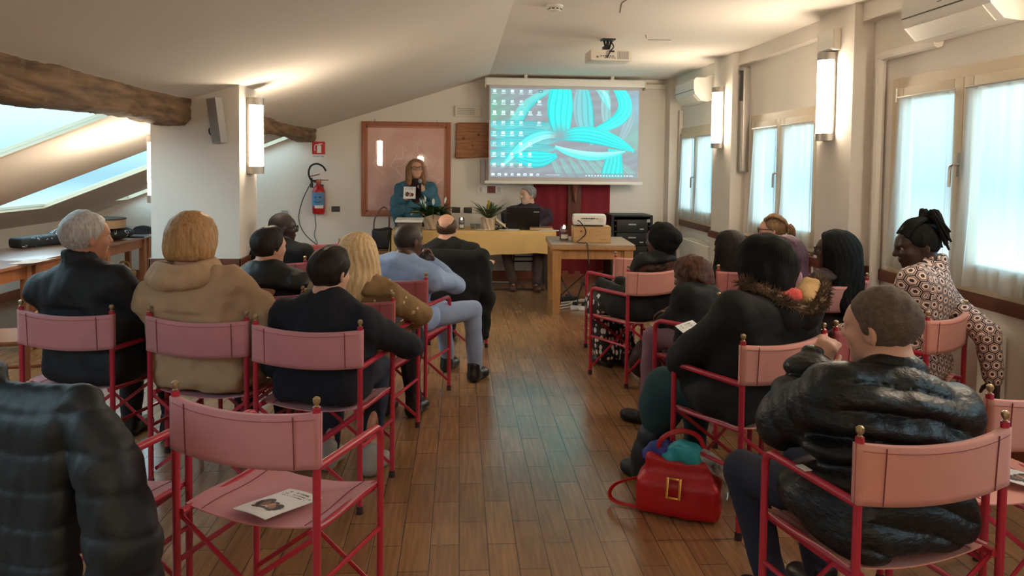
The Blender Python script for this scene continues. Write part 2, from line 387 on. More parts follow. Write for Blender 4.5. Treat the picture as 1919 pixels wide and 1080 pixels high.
# ------------------------------------------------------------------ windows on the right
def window(i,a,b,z0,z1,hz):
    w=empty(f'window_{i}',(0,0,0)); ST(w)
    f=MB(); x0,x1=2.935,3.03; t=.07; mid=(a+b)/2+.02
    for (ya,yb,za,zb) in ((a,a+t,z0,z1),(b-t,b,z0,z1),(a+t,b-t,z1-t,z1),(a+t,b-t,z0,z0+.05)): f.box(x0,x1,ya,yb,za,zb,.006)
    f.build('frame',M['frame'],w)
    for (ya,yb) in ((a+t,mid),(mid,b-t)):
        s=MB(); q=.085; xa,xb=2.92,2.98
        for (yc,yd,za,zb) in ((ya,ya+q,z0+.05,z1-t),(yb-q,yb,z0+.05,z1-t),(ya+q,yb-q,z1-t-q,z1-t),(ya+q,yb-q,z0+.05,z0+.05+q+.03)): s.box(xa,xb,yc+.002,yd-.002,za,zb,.006)
        so=s.build('sash',M['frame'],w)
        MB().box(2.95,2.956,ya+q-.01,yb-q+.01,z0+.14,z1-t-q+.01).build('pane',M['pane'],so,False)
    h=MB(); h.box(2.905,2.92,mid-.018,mid+.018,hz-.07,hz+.07,.005); h.tube([(2.915,mid,hz),(2.875,mid,hz)],.009); h.tube([(2.875,mid,hz),(2.87,mid+.02,hz-.005),(2.87,mid+.025,hz-.03),(2.87,mid+.028,hz-.13)],.009)
    h.build('window_handle',M['steel'],w)
    g=MB()
    for zz in (z0+.2,z1-.16): g.tube([(2.925,b-t-.0,zz),(2.925,b-t,zz+.09)],.012)
    g.build('hinge',M['steel'],w)
    return mid
HZ=[1.42,1.5,1.58,1.58]
side=['far','middle','near','nearest']
for i,(w,hz) in enumerate(zip(WIN,HZ)):
    a,b,z0,z1=w; mid=window(i+1,a,b,z0,z1,hz)
    if i==3: continue
    for k,(ya,yb) in enumerate(((a+.13,mid-.055),(mid+.055,b-.13))):
        ph=i*3+k*1.7; zt=z1-.14; zb=z0+.04
        def fn(u,v,ya=ya,yb=yb,ph=ph,zt=zt,zb=zb,k=k):
            t=1-v; e=(yb-ya)
            # the cloth widens and drops slightly to the far side at the bottom
            y=ya+e*u+(.02+.11*t**1.5)*(u-.25)+.01*math.sin(u*19+ph)
            x=2.905+.008*math.sin(u*e*75+ph)*(0.4+t)+.006*math.sin(u*31+ph*2)-.012*t
            return (x,y,zt+(zb-zt)*t+.006*math.sin(u*14+ph)*t)
        o=MB().grid(fn,56,14).build('curtain',M['curtain']); 
        tag(o,f'sheer white curtain on the {"near" if k==0 else "far"} sash of the {side[i]} window','curtain','sheer window curtains')
        rod=MB().tube([(2.9,ya-.01,zt+.005),(2.9,yb+.01,zt+.005)],.006).build('curtain_rod',M['steel'],o)
# a second shell of ground and distant greenery is not visible: the panes look at the overcast sky only
# ================================================================== wall and ceiling fixtures
def sconce(loc,rz,h,label):
    """half-round diffuser on a metal back plate; local +y points off the wall"""
    t=empty('wall_light',loc,rz,label,'wall light','tall wall lights on the pillars')
    b=MB(); b.box(-.085,.085,0,.02,-h/2,h/2,.003)
    b.build('back_plate',M['alu'],t)
    def half(z0,z1,rx,ry,y0=.02):
        return [(rx*math.cos(math.pi*i/14),y0+ry*math.sin(math.pi*i/14)) for i in range(15)],z0,z1
    for s in (-1,1):
        p,z0,z1=half(s*(h/2-.028)-.028,s*(h/2-.028)+.028,.083,.085); MB().prism(p,z0,z1,'z').build('end_cap',M['alu'],t,angle=30)
    p,z0,z1=half(-h/2+.056,h/2-.056,.076,.08); MB().prism(p,z0,z1,'z').build('diffuser',M['lamp'],t,angle=60)
    return t
sconce((2.8,5.68,2.09),90,.66,'tall lit wall light on the right pillar below the small white emergency box')
sconce((2.8,8.12,2.08),90,.65,'tall lit wall light on the pillar beside the aluminium column speaker')
sconce((-1.58,5.92,1.745),-90,.57,'tall lit wall light on the aisle side of the left white pillar')
sconce((-2.2,5.86,1.49),90,.5,'lit wall light half hidden behind the left white pillar by the skylights')
sconce((-1.2,-3.0,1.5),0,.65,'tall lit wall light on the back wall of the room under the slope')  # added lamp out of view, brightens the nearer rows
sconce((1.6,-3.0,2.0),0,.65,'tall lit wall light on the back wall of the room under the flat ceiling')  # second added lamp, unseen, filling the foreground from behind
sconce((2.8,3.04,2.09),90,.66,'tall lit wall light on the right pillar nearest the viewer')
def aircon(loc,w,h,d,label):
    t=empty('air_conditioner',loc,0,label,'air conditioner'); y0,y1=-w/2,w/2
    pr=[(0,0),(-.05,-.012),(-d*.62,.0),(-d*.93,.075),(-d,.13),(-d,h-.03),(-d+.03,h),(0,h)]
    b=MB(); b.prism(pr,y0,y1,'y'); 
    # prism axis y takes (x,z)
    b.build('body',M['white'],t,angle=25)
    f=MB(); f.prism([(-d*.5,-.001),(-d*.64,-.004),(-d*.95,.072),(-d*.9,.086)],y0+.06,y1-.03,'y'); f.build('louvre',M['offwhite'],t,False)
    MB().box(-d-.003,-d+.004,y0+.004,y1-.004,.128,.134).build('front_seam',M['dgrey'],t,False)
    MB().box(-d-.003,-d,y0+w*.5,y0+w*.55,.165,.172).build('badge',M['grey'],t,False)
    return t
aircon((2.95,4.22,2.34),.78,.27,.24,'white split air conditioner above the large window nearest the viewer')
aircon((2.95,9.28,2.33),.78,.27,.22,'white split air conditioner above the far window next to the projection screen')
o=MB(); o.tube(spline([(2.915,4.55,2.33),(2.915,5.1,2.33),(2.915,5.17,2.31),(2.915,5.19,2.24),(2.915,5.19,1.2),(2.915,5.19,.05)],5),.034,8); tag(o.build('cable_duct',M['wall']),'white rounded cable duct running from the near air conditioner down to the floor','cable duct')
o=MB(); o.box(2.905,2.95,10.06,10.1,.1,2.3,.006); tag(o.build('cable_duct',M['wall']),'thin white cable duct below the far air conditioner in the corner','cable duct')
t=empty('emergency_light',(2.8,5.68,2.5),0,'small white emergency light box above the lit wall light on the right pillar','emergency light')
MB().box(-.05,0,-.14,.14,-.07,.09,.008).build('housing',M['offwhite'],t); MB().box(-.06,-.05,-.13,.10,-.06,.08,.004).build('lens',M['white'],t)
t=empty('column_speaker',(2.915,7.74,2.04),0,'tall slim aluminium column speaker on the wall beside the middle window','speaker')
b=MB(); pf=[(.035+0*i,0) for i in ()]; prf=[(.03*math.cos(a),.036*math.sin(a)) for a in [math.pi*i/10 for i in range(11)]]
b.prism([(-.02-y,x*1.3) for x,y in prf]+[(.035,-.04),(.035,.04)],-.52,.52,'z'); b.build('cabinet',M['alu'],t,angle=35)
MB().prism([(-.0225-y,x*1.25) for x,y in prf],.19,.5,'z').build('speaker_grille',M['dgrey'],t,angle=35)
b=MB(); b.box(-.055,.035,-.045,.045,.52,.535,.003); b.box(-.055,.035,-.045,.045,-.535,-.52,.003); b.build('end_cap',M['grey'],t)
t=empty('wall_speaker',(-1.69,5.60,1.835),-14,'small grey box speaker tilted on a bracket under the timber beam on the left pillar','speaker')
Mx=Matrix.Rotation(R(-8),4,'Y')
b=MB().box(-.035,.035,-.1,-.01,-.16,.16,.006,M=Mx); b.build('cabinet',M['grey'],t)
MB().box(-.03,.036,-.104,-.1,-.15,.15,.002,M=Mx).build('speaker_grille',pbr('grey_speaker_mesh',(128,124,122),.6),t)
MB().tube([(0,-.02,0),(-.02,.02,-.02),(-.05,.045,-.03)],.01).build('bracket',M['black'],t)
b=MB(); b.tube(spline([(-.02,-.02,-.06),(-.09,0,-.05),(-.1,.02,-.09),(-.05,.03,-.12),(-.02,.0,-.1)],5),.005,6); b.tube(spline([(-.02,-.02,-.08),(-.07,0,-.07),(-.08,.02,-.11),(-.03,.03,-.13)],5),.004,6); b.build('cable',M['black'],t)
# fan coil units below the windows
def fancoil(loc,w,label):
    t=empty('fan_coil_unit',loc,0,label,'radiator'); 
    MB().box(-.165,0,-w/2,w/2,.08,.66,.015).build('cabinet',M['white'],t)
    g=MB(); g.box(-.145,-.03,-w/2+.06,w/2-.06,.655,.664)
    g.build('air_grille',M['grey'],t,False)
    s=MB(); n=int((w-.14)/.018)
    for i in range(n): s.box(-.143,-.032,-w/2+.07+i*.018,-w/2+.076+i*.018,.663,.668)
    s.build('grille_slat',M['offwhite'],t,False); tag(t.children[-1],None,kind='stuff')
    MB().box(-.14,-.02,-w/2+.02,w/2-.02,0,.08).build('plinth',M['dgrey'],t,False)
fancoil((2.945,4.40,0),1.0,'white fan coil heater under the near window behind the woman in the patterned jacket')
fancoil((2.945,8.95,0),1.1,'white fan coil heater under the far window beside the black rack')
# ceiling
t=empty('smoke_detector',(.69,5.7,2.73),0,'round white smoke detector on the flat ceiling','smoke detector')
MB().lathe([(.062,0),(.062,-.012),(.05,-.02)],n=24).build('base',M['white'],t)
MB().lathe([(.045,-.018),(.05,-.03),(.045,-.042),(.02,-.05),(.001,-.05)],n=24).build('head',M['offwhite'],t)
b=MB(); 
for k in range(10): a=k*.628; b.box(-.008,.008,-.003,.003,-.033,-.026,0,M=Matrix.Rotation(a,4,'Z')@Matrix.Translation((.049,0,0))@Matrix.Rotation(math.pi/2,4,'Z'))
b.build('smoke_slot',M['black'],t,False)
t=empty('ceiling_projector',(1.37,7.15,2.73),2,'white projector hanging on a black ceiling bracket in front of the screen','projector')
b=MB(); b.box(-.06,.06,-.06,.06,-.012,0,.002); b.tube([(0,0,-.01),(-.01,0,-.1)],.014); b.tube([(.035,.01,-.01),(.01,0,-.09)],.01); b.tube([(-.035,.01,-.01),(-.02,0,-.09)],.01); b.box(-.11,.11,-.02,.02,-.112,-.1,.002); b.box(-.05,-.01,-.03,.03,-.1,-.07,.004); b.build('bracket',M['black'],t)
b=MB().box(-.19,.19,-.14,.14,-.215,-.115,.014); b.build('body',M['offwhite'],t)
b=MB(); b.box(-.02,.03,-.143,-.139,-.14,-.125); 
for i in range(6): b.box(-.1+i*.022,-.086+i*.022,-.143,-.139,-.178,-.17); b.box(-.06+i*.018,-.05+i*.018,-.143,-.139,-.195,-.188)
b.box(-.135,-.12,-.143,-.139,-.19,-.178); b.build('socket_panel',M['black'],t,False)
b=MB(); 
for i in range(9): b.box(.06+i*.012,.066+i*.012,-.143,-.139,-.2,-.13)
b.build('vent_slot',M['grey'],t,False)
MB().tube(spline([(.02,0,-.01),(.03,-.1,-.08),(-.01,-.16,-.13),(-.04,-.145,-.19)],6),.006,6).build('cable',M['black'],t)
b=MB(); b.lathe([(.035,0),(.035,.03),(.028,.035)],c=(0,0,0),n=16,M=Matrix.Translation((.08,.14,-.165))@Matrix.Rotation(-math.pi/2,4,'X')); b.build('lens',M['black'],t)
M['crack']=pbr('ceiling_crack',(120,108,98),.9)
for pts in ([(1.22,5.9),(1.16,5.55),(1.19,5.3)],[(1.71,7.05),(1.65,6.85)],[(1.74,7.12),(1.95,7.1)]):
    b=MB(); b.tube([(x,y,2.7295) for x,y in pts],.0035,5); ST(b.build('trim_9',M['crack']))
# ------------------------------------------------------------------ far wall
def flat(mb,poly,y0,y1,mi=0): return mb.prism(poly,y0,y1,'y',mi)
# framed picture
M['picwood']=wood('picture_frame_wood',(140,80,54),(166,98,66),2,4,.4,.05)
t=empty('framed_picture',(-.715,10.4,1.475),0,'large wooden framed pinkish print behind glass hanging on the far wall behind the standing woman','picture')
x,z,e=.595,.635,.06
b=MB()
for (x0,x1,z0,z1) in ((-x,-x+e,-z,z),(x-e,x,-z,z),(-x+e,x-e,z-e,z),(-x+e,x-e,-z,-z+e)): b.box(x0,x1,-.03,0,z0,z1,.006)
b.build('frame',M['picwood'],t)
b=MB()
for (x0,x1,z0,z1) in ((-x+e,-x+e+.025,-z+e,z-e),(x-e-.025,x-e,-z+e,z-e),(-x+e,x-e,z-e-.025,z-e),(-x+e,x-e,-z+e,-z+e+.025)): b.box(x0,x1,-.02,-.004,z0,z1,.003)
M['pictrim']=pbr('picture_inner_slip',(182,118,88),.5); b.build('inner_slip',M['pictrim'],t)
M['print']=pbr('faded_pink_print',(226,174,162),.5,c2=(236,194,184),vscale=3.2)
MB().box(-x+e+.02,x-e-.02,-.012,-.006,-z+e+.02,z-e-.02).build('print',M['print'],t,False)
M['printmark']=pbr('print_pale_drawing',(240,214,208),.5)
b=MB()
for k in range(11):
    r=np.random.RandomState(k); c=Vector((r.uniform(-.3,.35),-.0125,r.uniform(-.45,.25))); p=[c+Vector((.16*math.cos(a+k)*(1+.3*math.sin(3*a)),0,.12*math.sin(a*1.3)+.03*math.sin(a*5))) for a in np.linspace(0,3.6,20)]
    b.tube(p,.006,4,flat=.3)
b.build('drawing',M['printmark'],t)
M['picglass']=glass('picture_glass',(252,252,252),.03,al=.08,const=True)
MB().grid(lambda u,v:(-x+e+(2*x-2*e)*u,-.0175,-z+e+(2*z-2*e)*v),1,1).build('glass',M['picglass'],t,False)
b=MB(); 
for s in (-.42,.42): b.tube([(s,-.01,z),(s,-.012,z+.03)],.008); 
b.build('hook',M['steel'],t)
# vent grille
t=empty('wall_vent',(.105,10.4,2.265),0,'white slotted ventilation cover high on the far wall','vent')
MB().box(-.175,.175,-.035,0,-.075,.075,.01).build('cover',M['offwhite'],t)
b=MB()
for i in range(4): b.box(-.14,.09,-.038,-.034,-.045+i*.024,-.036+i*.024)
b.build('slat',M['grey'],t,False)
# wooden plank plaque
M['knotwood']=wood('knotty_varnished_plank',(126,74,40),(168,110,64),0,7,.4,.2)
S=Sculpt(); S.bx((.31,10.37,1.87),(.37,.028,.235),None,.02,.02); w=wob(4,.014,9,(1,.01,1)); S.disp=lambda P:w(P)+.02*np.maximum(0,(-.0+.06-(P[:,0]+.07)))*8*(P[:,2]>2.0)
o=sculpt('wooden_plaque',S,.012,M['knotwood'],loc=(.31,10.4,1.87)); tag(o,'knotty wooden plank plaque partly hidden behind the projection screen','plaque')
b=MB()
for (kx,kz,s) in ((.05,1.90,.02),(.17,1.80,.014),(.25,1.95,.018)): b.lathe([(s,0),(s*.8,.003),(.001,.004)],n=12,M=Matrix.Translation((kx-.31,-.062,kz-1.87))@Matrix.Rotation(math.pi/2,4,'X'))
b.build('knot',pbr('dark_knot',(104,62,34),.5),o)
# calendar with slim rails
t=empty('wall_calendar',(.405,10.4,1.4),0,'paper wall calendar with a small red photo hanging below the plaque','calendar')
M['paper']=pbr('white_paper',(226,222,218),.75); M['ink']=pbr('grey_print_ink',(110,108,112),.8)
MB().box(-.125,.165,-.012,0,-.12,.22).build('page',pbr('pale_page',(206,200,200),.8),t,False)
b=MB(); 
for s in (-.125,-.06,.0,.06,.12): b.box(s-.003,s+.003,-.014,-.01,-.1,.21)
b.build('column_rule',M['ink'],t,False)
MB().box(-.16,.18,-.025,0,-.24,-.13,.004).build('base_card',M['paper'],t); MB().box(-.03,.08,-.027,-.024,-.235,-.14).build('photo',pbr('red_photo',(112,44,38),.5),t,False)
b=MB(); b.box(-.135,-.1,-.028,-.024,-.225,-.15); b.box(.1,.15,-.028,-.024,-.225,-.15); b.build('small_print',pbr('pale_grey_print',(190,186,186),.8),t,False)
for k,(x0,lab) in enumerate(((-.045,'black socket plate on the far wall just right of the picture frame'),(.115,'black socket plate on the far wall, second one right of the picture frame'),(-1.65,'black socket plate on the far wall to the right of the fire extinguisher'))):
    t=empty('wall_socket',(x0,10.4,.932),0,lab,'socket',)
    MB().box(-.055,.055,-.012,0,-.037,.037,.004).build('cover_plate',M['black'],t)
    b=MB()
    for s in (-.03,0,.03): b.box(s-.013,s+.013,-.0145,-.011,-.025,.025,.002)
    b.build('socket_insert',M['dgrey'],t)
# extinguisher sign
t=empty('safety_sign',(-1.875,10.4,1.745),0,'red square fire extinguisher sign with white pictogram on the far wall','sign')
M['red']=pbr('sign_red',(196,34,32),.45); M['signwhite']=pbr('sign_white',(235,232,228),.5)
MB().box(-.085,.085,-.006,0,-.085,.085,.002).build('panel',M['red'],t)
b=MB(); b.box(-.02,.035,-.009,-.005,-.065,.03,.002); b.box(-.012,.027,-.009,-.005,.034,.048); b.box(0,.05,-.009,-.005,.052,.06); b.box(.03,.05,-.009,-.005,.045,.05); b.tube(spline([(-.01,-.007,.045),(-.045,-.007,.035),(-.05,-.007,0),(-.045,-.007,-.04)],5),.0065,6); b.build('pictogram',M['signwhite'],t)
MB().box(-.085,.085,-.006,0,-.135,-.09,.002).build('caption_strip',M['signwhite'],t)
def text(s,size,loc,parent,mat,name='lettering',rot=(math.pi/2,0,0),ext=.001):
    cu=bpy.data.curves.new(name,'FONT'); cu.body=s; cu.size=size; cu.align_x='CENTER'; cu.align_y='CENTER'; cu.extrude=ext
    o=bpy.data.objects.new(name,cu); COL.objects.link(o); o.location=loc; o.rotation_euler=rot; cu.materials.append(mat)
    dg=bpy.context.evaluated_depsgraph_get(); me=bpy.data.meshes.new_from_object(o.evaluated_get(dg)); bpy.data.objects.remove(o); n=bpy.data.objects.new(name,me); COL.objects.link(n); n.location=loc; n.rotation_euler=rot; n.parent=parent; return n
text('ESTINTORE',.029,(0,-.0075,-.112),t,M['ink'])
# extinguisher
t=empty('fire_extinguisher',(-1.86,10.31,1.0),0,'red wall mounted fire extinguisher with a blue label and black hose loop','fire extinguisher')
MB().lathe([(.001,-.13),(.07,-.13),(.082,-.11),(.082,.17),(.06,.225),(.028,.25),(.028,.28)],n=24).build('cylinder',pbr('extinguisher_red',(176,26,30),.35),t)
pl=[(.0835*math.sin(a),-.0835*math.cos(a)) for a in np.linspace(-1.35,1.35,16)]
b=MB(); b.v=[(x,y,z) for z in (-.02,.16) for x,y in pl]; b.f=[(i,i+1,i+17,i+16) for i in range(15)]; b.build('label',pbr('blue_label',(82,130,172),.5),t)
b=MB(); b.v=[(x*1.01,y*1.01,z) for z in (-.05,-.01) for x,y in pl[5:14]]; b.f=[(i,i+1,i+10,i+9) for i in range(8)]; b.build('test_tag',M['paper'],t)
b=MB()
for s in (-.03,.03): b.sphere((s+.005,-.08,.095),.014,8,sc=(1,.35,.8))
b.tube(spline([(-.045,-.077,.04),(0,-.086,.03),(.045,-.077,.04)],4),.004,5); b.build('label_print',pbr('dark_blue_print',(40,66,104),.5),t)
b=MB(); b.box(-.03,.03,-.03,.03,.27,.33,.006); b.box(-.02,.11,-.012,.012,.375,.39,.004,M=Matrix.Rotation(R(-14),4,'Y')); b.box(0,.13,-.012,.012,.315,.327,.004); b.tube([(-.06,0,.3),(.03,0,.3)],.016); b.build('valve_lever',pbr('copper_red_valve',(150,76,54),.4,.3),t)
MB().tube(spline([(-.03,-.01,.31),(-.09,-.02,.32),(-.125,-.02,.4),(-.1,-.02,.5),(-.02,-.02,.535),(.06,-.02,.5),(.1,-.02,.44)],8),.012,10).build('hose',M['rubber'],t)
b=MB(); b.lathe([(.02,-.05),(.012,.08)],n=10,c=(-.09,0,.27)); b.build('nozzle',M['black'],t)
b=MB(); b.box(-.05,.05,.07,.09,.0,.26,.004); b.build('bracket',M['black'],t)
MB().sphere((-1.98,10.39,1.52),.012,8).tube([(-1.98,10.39,1.52),(-1.985,10.385,1.49)],.006)
tag(MB().tube(spline([(-1.975,10.37,1.27),(-2.08,10.37,1.05),(-2.13,10.37,.8),(-2.05,10.36,.6),(-1.85,10.36,.42),(-1.72,10.3,.32)],8),.006,6).build('cable',M['rubber']),'thin dark cable looping down the far wall left of the fire extinguisher','cable')
tag(MB().tube(spline([(-1.925,10.385,.86),(-1.91,10.385,.7),(-1.93,10.385,.58),(-1.89,10.385,.47),(-1.92,10.385,.36)],8),.004,6).build('cable',M['dgrey']),'thin cable hanging straight down below the fire extinguisher','cable')
t=empty('wall_socket',(-1.72,10.4,.33),0,'low white and black socket strip on the far wall beneath the fire extinguisher','socket')
MB().box(-.14,.14,-.03,0,-.05,.06,.006).build('cover_plate',M['white'],t); b=MB()
for s in (-.08,0,.08): b.box(s-.03,s+.03,-.036,-.029,-.03,.05,.003)
b.build('socket_insert',M['black'],t)
t=empty('wall_socket',(-2.32,10.4,.85),0,'small grey switch box low on the far wall behind the left pillar','socket'); MB().box(-.04,.04,-.02,0,-.06,.06,.004).build('cover_plate',M['grey'],t)
# red cloth panel and crucifix
M['redcloth']=pbr('dark_red_cloth',(122,12,30),.85,sheen=.3,var=.1,vscale=5)
tag(MB().grid(lambda u,v:(1.0+1.05*u,10.375-.012*math.sin(u*40)*.5,.07+2.2*v),60,8,thick=.012).build('red_backdrop_cloth',M['redcloth']),'dark red cloth panel hanging on the far wall behind the screen','backdrop cloth')
M['crosswood']=wood('crucifix_wood',(84,36,26),(104,50,34),2,5,.5,.1)
t=empty('crucifix',(1.56,10.37,1.2),0,'wooden crucifix on the red cloth, its lower part seen below the screen','crucifix')
b=MB(); b.box(-.09,.09,-.03,0,-.62,.9,.006); b.box(-.45,.45,-.028,-.002,.45,.6,.006); b.build('cross',M['crosswood'],t)
S=Sculpt(); q=np.array([1.56,10.315,1.2])
S.rc(q+(-.05,0,.45),q+(-.045,-.05,.2),.05,.04).rc(q+(-.045,-.05,.2),q+(-.005,-.01,-.06),.036,.022).rc(q+(.05,0,.45),q+(.045,-.05,.2),.05,.04).rc(q+(.045,-.05,.2),q+(.008,-.01,-.06),.036,.022).rc(q+(0,-.02,-.06),q+(.0,-.05,-.14),.024,.018)
S.el(q+(0,0,.5),(.09,.06,.1)).el(q+(0,-.0,.72),(.1,.06,.16)).rc(q+(-.09,0,.82),q+(-.4,.02,.54+.0),.03,.02).rc(q+(.09,0,.82),q+(.4,.02,.54),.03,.02).el(q+(.01,-.03,.95),(.05,.06,.07))
sculpt('carved_figure',S,.012,pbr('carved_brown_wood',(112,58,40),.5),t)
# ------------------------------------------------------------------ projection screen
t=empty('projection_screen',(1.385,10.14,2.6),0,'white roll down projection screen showing a turquoise leaf desktop picture','projection screen')
MB().box(-1.05,1.05,-.075,.075,-.01,.085,.012).build('case',M['white'],t)
b=MB(); b.box(-1.065,-1.05,-.08,.08,-.04,.09,.008); b.box(1.05,1.065,-.08,.08,-.04,.09,.008); b.build('end_cap',M['offwhite'],t)
b=MB(); b.box(-.55,-.51,-.05,.05,.085,.13); b.box(.6,.64,-.05,.05,.085,.13); b.build('ceiling_bracket',M['offwhite'],t,False)
sx0,sx1,sz0,sz1=-1.005,1.005,-1.27,-.01
MB().box(sx0,sx1,-.002,.002,sz0,sz1).build('fabric',pbr('screen_fabric',(196,190,194),.8),t,False)
MB().box(sx0-.05,sx1+.05,-.014,.014,sz0-.03,sz0+.008,.006).build('weight_bar',M['white'],t)
def raster(W,H):
    X,Y=np.meshgrid((np.arange(W)+.5)/W,(np.arange(H)+.5)/H); asp=W/H
    img=np.zeros((H,W,3)); g=np.array
    base=g([136,146,154.]); img[:]=base
    n=lambda f1,f2,p:np.sin(X*f1+Y*f2+p)
    st=.5+.5*np.sin(60*(X*.5+Y*.9)+4*np.sin(X*5)+3*np.sin(Y*7))
    img+=(st[...,None]-.5)*g([4,12,12])
    gl=np.clip(1-X/.22,0,1)*np.clip(1-abs(Y-.25)/.35,0,1); img+= gl[...,None]*(g([96,176,138])-img)*.9*(.6+.4*st[...,None])
    gr=np.clip((X-.8)/.2,0,1)*np.clip(1-abs(Y-.55)/.25,0,1); img+=gr[...,None]*(g([120,196,176])-img)*.7
    bl=np.clip((X-.85)/.15,0,1)*np.clip(1-abs(Y-.2)/.3,0,1); img+=bl[...,None]*(g([130,190,214])-img)*.8
    def petal(pts,w,c0,c1,streak=26,op=1.0,prof=lambda t:np.sin(np.pi*np.clip(t*.92+.06,0,1))**.6,edge=.18):
        p0,p1,p2=[g(p,float) for p in pts]; ts=np.linspace(0,1,70)[:,None]; C=p0*(1-ts)**2+2*p1*ts*(1-ts)+p2*ts**2; C=C.copy(); C[:,0]*=asp
        D=(X[...,None]*asp-C[:,0])**2+(Y[...,None]-C[:,1])**2; i=D.argmin(-1); T=np.gradient(C,axis=0); T/=np.linalg.norm(T,axis=1)[:,None]
        dx=X*asp-C[i,0]; dy=Y-C[i,1]; lat=dx*-T[i,1]+dy*T[i,0]; al=dx*T[i,0]+dy*T[i,1]; t=ts[i,0]
        hw=w*prof(t)+1e-4; r=lat/hw; m=(abs(r)<1)&(abs(al)<.02+hw*.3)
        s=.5+.5*np.sin(r*streak*.5+np.sin(t*6)); f=(.5+.5*r)[...,None]
        col=(g(c0)*(1-f)+g(c1)*f)*(1-.15*(s**6)[...,None]); ed=np.clip((1-abs(r))/edge,0,1)[...,None]; col=col*(.86+.14*ed)
        a=(m*op)[...,None]; img[:]=img*(1-a)+col*a
    cy=(40,226,226); cb=(92,244,240); dk=(34,170,180); wh=(170,250,246); gy=(150,190,196)
    for k in range(7): petal([(.40-.02*k,.02+.02*k),(.2-.01*k,.1+.05*k),(.07+.012*k,.62+.03*k)],.045,(70,204,206),(122,216,212),26,.8)
    for k in range(5): petal([(.0,.40+.11*k),(.2,.47+.075*k),(.44,.40+.09*k)],.075,(64,190,200),(110,214,212),34,.75)
    for k in range(8): petal([(.42+.06*k,.8),(.45+.07*k,.9),(.5+.075*k,1.05)],.04,(140,186,180),(120,206,196),16,.6)
    petal([(.84,.72),(.83,.85),(.82,1.1)],.15,cy,(60,214,214),30,.95,lambda t:.6+.4*t)
    petal([(.92,.1),(.98,.3),(.86,.62)],.06,gy,(150,180,200),16,.7)
    petal([(.62,-.05),(.6,.25),(.68,.6)],.12,(70,214,216),(140,190,200),22,.9)
    petal([(.78,-.05),(.76,.2),(.80,.5)],.06,(120,206,206),gy,14,.8)
    petal([(.8,-.12),(1.06,.3),(.69,.46)],.085,(70,240,236),cy,22,1)
    petal([(.72,.0),(.78,.06),(.80,.2)],.05,wh,cb,10,.6)
    petal([(.48,.54),(.45,.2),(.48,-.12)],.15,cy,(52,238,234),26,1,lambda t:.55+.45*np.sin(np.pi*np.clip(t,0,1)))
    petal([(.46,.53),(.3,.42),(.09,.86)],.06,wh,(64,220,222),18,1)
    petal([(.43,.76),(.3,.84),(.16,.76)],.095,(56,206,214),cy,26,1)
    petal([(.46,.55),(.68,.42),(.96,.68)],.095,(52,230,228),(30,216,220),30,1)
    petal([(.45,.66),(.66,.82),(.9,.7)],.05,wh,(70,240,236),8,1)
    b=np.exp(-((X-.465)**2/.004+(Y-.52)**2/.010)); img+=(b*.85)[...,None]*(base-img)
    bar=Y>.945; img[bar]=img[bar]*.45+g([130,134,146])*.55
    def ic(cx,cy_,w,h,c): 
        m=(abs(X-cx)<w)&(abs(Y-cy_)<h); img[m]=c
    r=np.random.RandomState(3)
    for c in range(6):
        for q in range(8):
            if (c==4 and q in (1,3,4)) or (c==5 and q not in (1,2,3)) : continue
            x=.025+.06*c; y=.03+.118*q
            ic(x,y,.011,.016,g([214,244,244])*r.uniform(.85,1.04)); ic(x,y+.03,.016,.004,(196,236,236))
            if r.rand()<.5: ic(x+.004,y+.004,.004,.006,g([120,190,190]))
    ic(.335,.03,.013,.012,(40,60,60)); ic(.335,.03,.010,.008,(120,200,200))
    for k,x in enumerate(np.arange(.02,.34,.043)):
        ic(x,.972,.010,.014,(215,238,242)); 
        if k%2: ic(x,.972,.005,.006,(90,150,190))
    for x in np.arange(.38,.47,.014): ic(x,.972,.005,.004,(210,226,230))
    for x in np.arange(.65,.93,.02): ic(x,.976,.005,.006,(206,228,234))
    ic(.955,.97,.014,.003,(220,235,238)); ic(.955,.982,.014,.003,(220,235,238))
    return np.clip(img,0,255)
def colour_grid(name,img,x0,x1,z0,z1,y,mat,parent):
    H,W,_=img.shape; xs=np.linspace(x0,x1,W+1); zs=np.linspace(z1,z0,H+1)
    V=np.stack([np.tile(xs,H+1),np.full((W+1)*(H+1),y),np.repeat(zs,W+1)],1)
    i=np.arange(H)[:,None]*(W+1)+np.arange(W)[None]; F=np.stack([i,i+W+1,i+W+2,i+1],-1).reshape(-1,4)
    me=npmesh(name,V,F); at=me.color_attributes.new('picture','FLOAT_COLOR','CORNER')
    c=img.reshape(-1,3)/255.; c=np.where(c<=.04045,c/12.92,((c+.055)/1.055)**2.4); c=np.repeat(np.concatenate([c,np.ones((len(c),1))],1),4,axis=0)
    at.data.foreach_set('color',c.astype(np.float32).ravel()); return link(name,me,parent,False,mat)
def attr_mat(name,strength,rough=.8):
    m=bpy.data.materials.new(name); m.use_nodes=True; nt=m.node_tree; b=nt.nodes['Principled BSDF']; a=nt.nodes.new('ShaderNodeAttribute'); a.attribute_name='picture'
    if strength: 
        nt.links.new(a.outputs['Color'],b.inputs['Emission Color']); b.inputs['Emission Strength'].default_value=strength; b.inputs['Base Color'].default_value=(.05,.05,.05,1)
    else: nt.links.new(a.outputs['Color'],b.inputs['Base Color'])
    b.inputs['Roughness'].default_value=rough; return m
M['projected']=attr_mat('projected_picture',PROJ)
colour_grid('projected_picture',raster(330,190),-.985,.985,-1.21,-.045,-.004,M['projected'],t)
tag(MB().box(2.5,2.78,10.3,10.36,2.6,2.66,.006).build('cable_duct',M['offwhite']),'short pale duct on the far wall right of the screen case','cable duct')
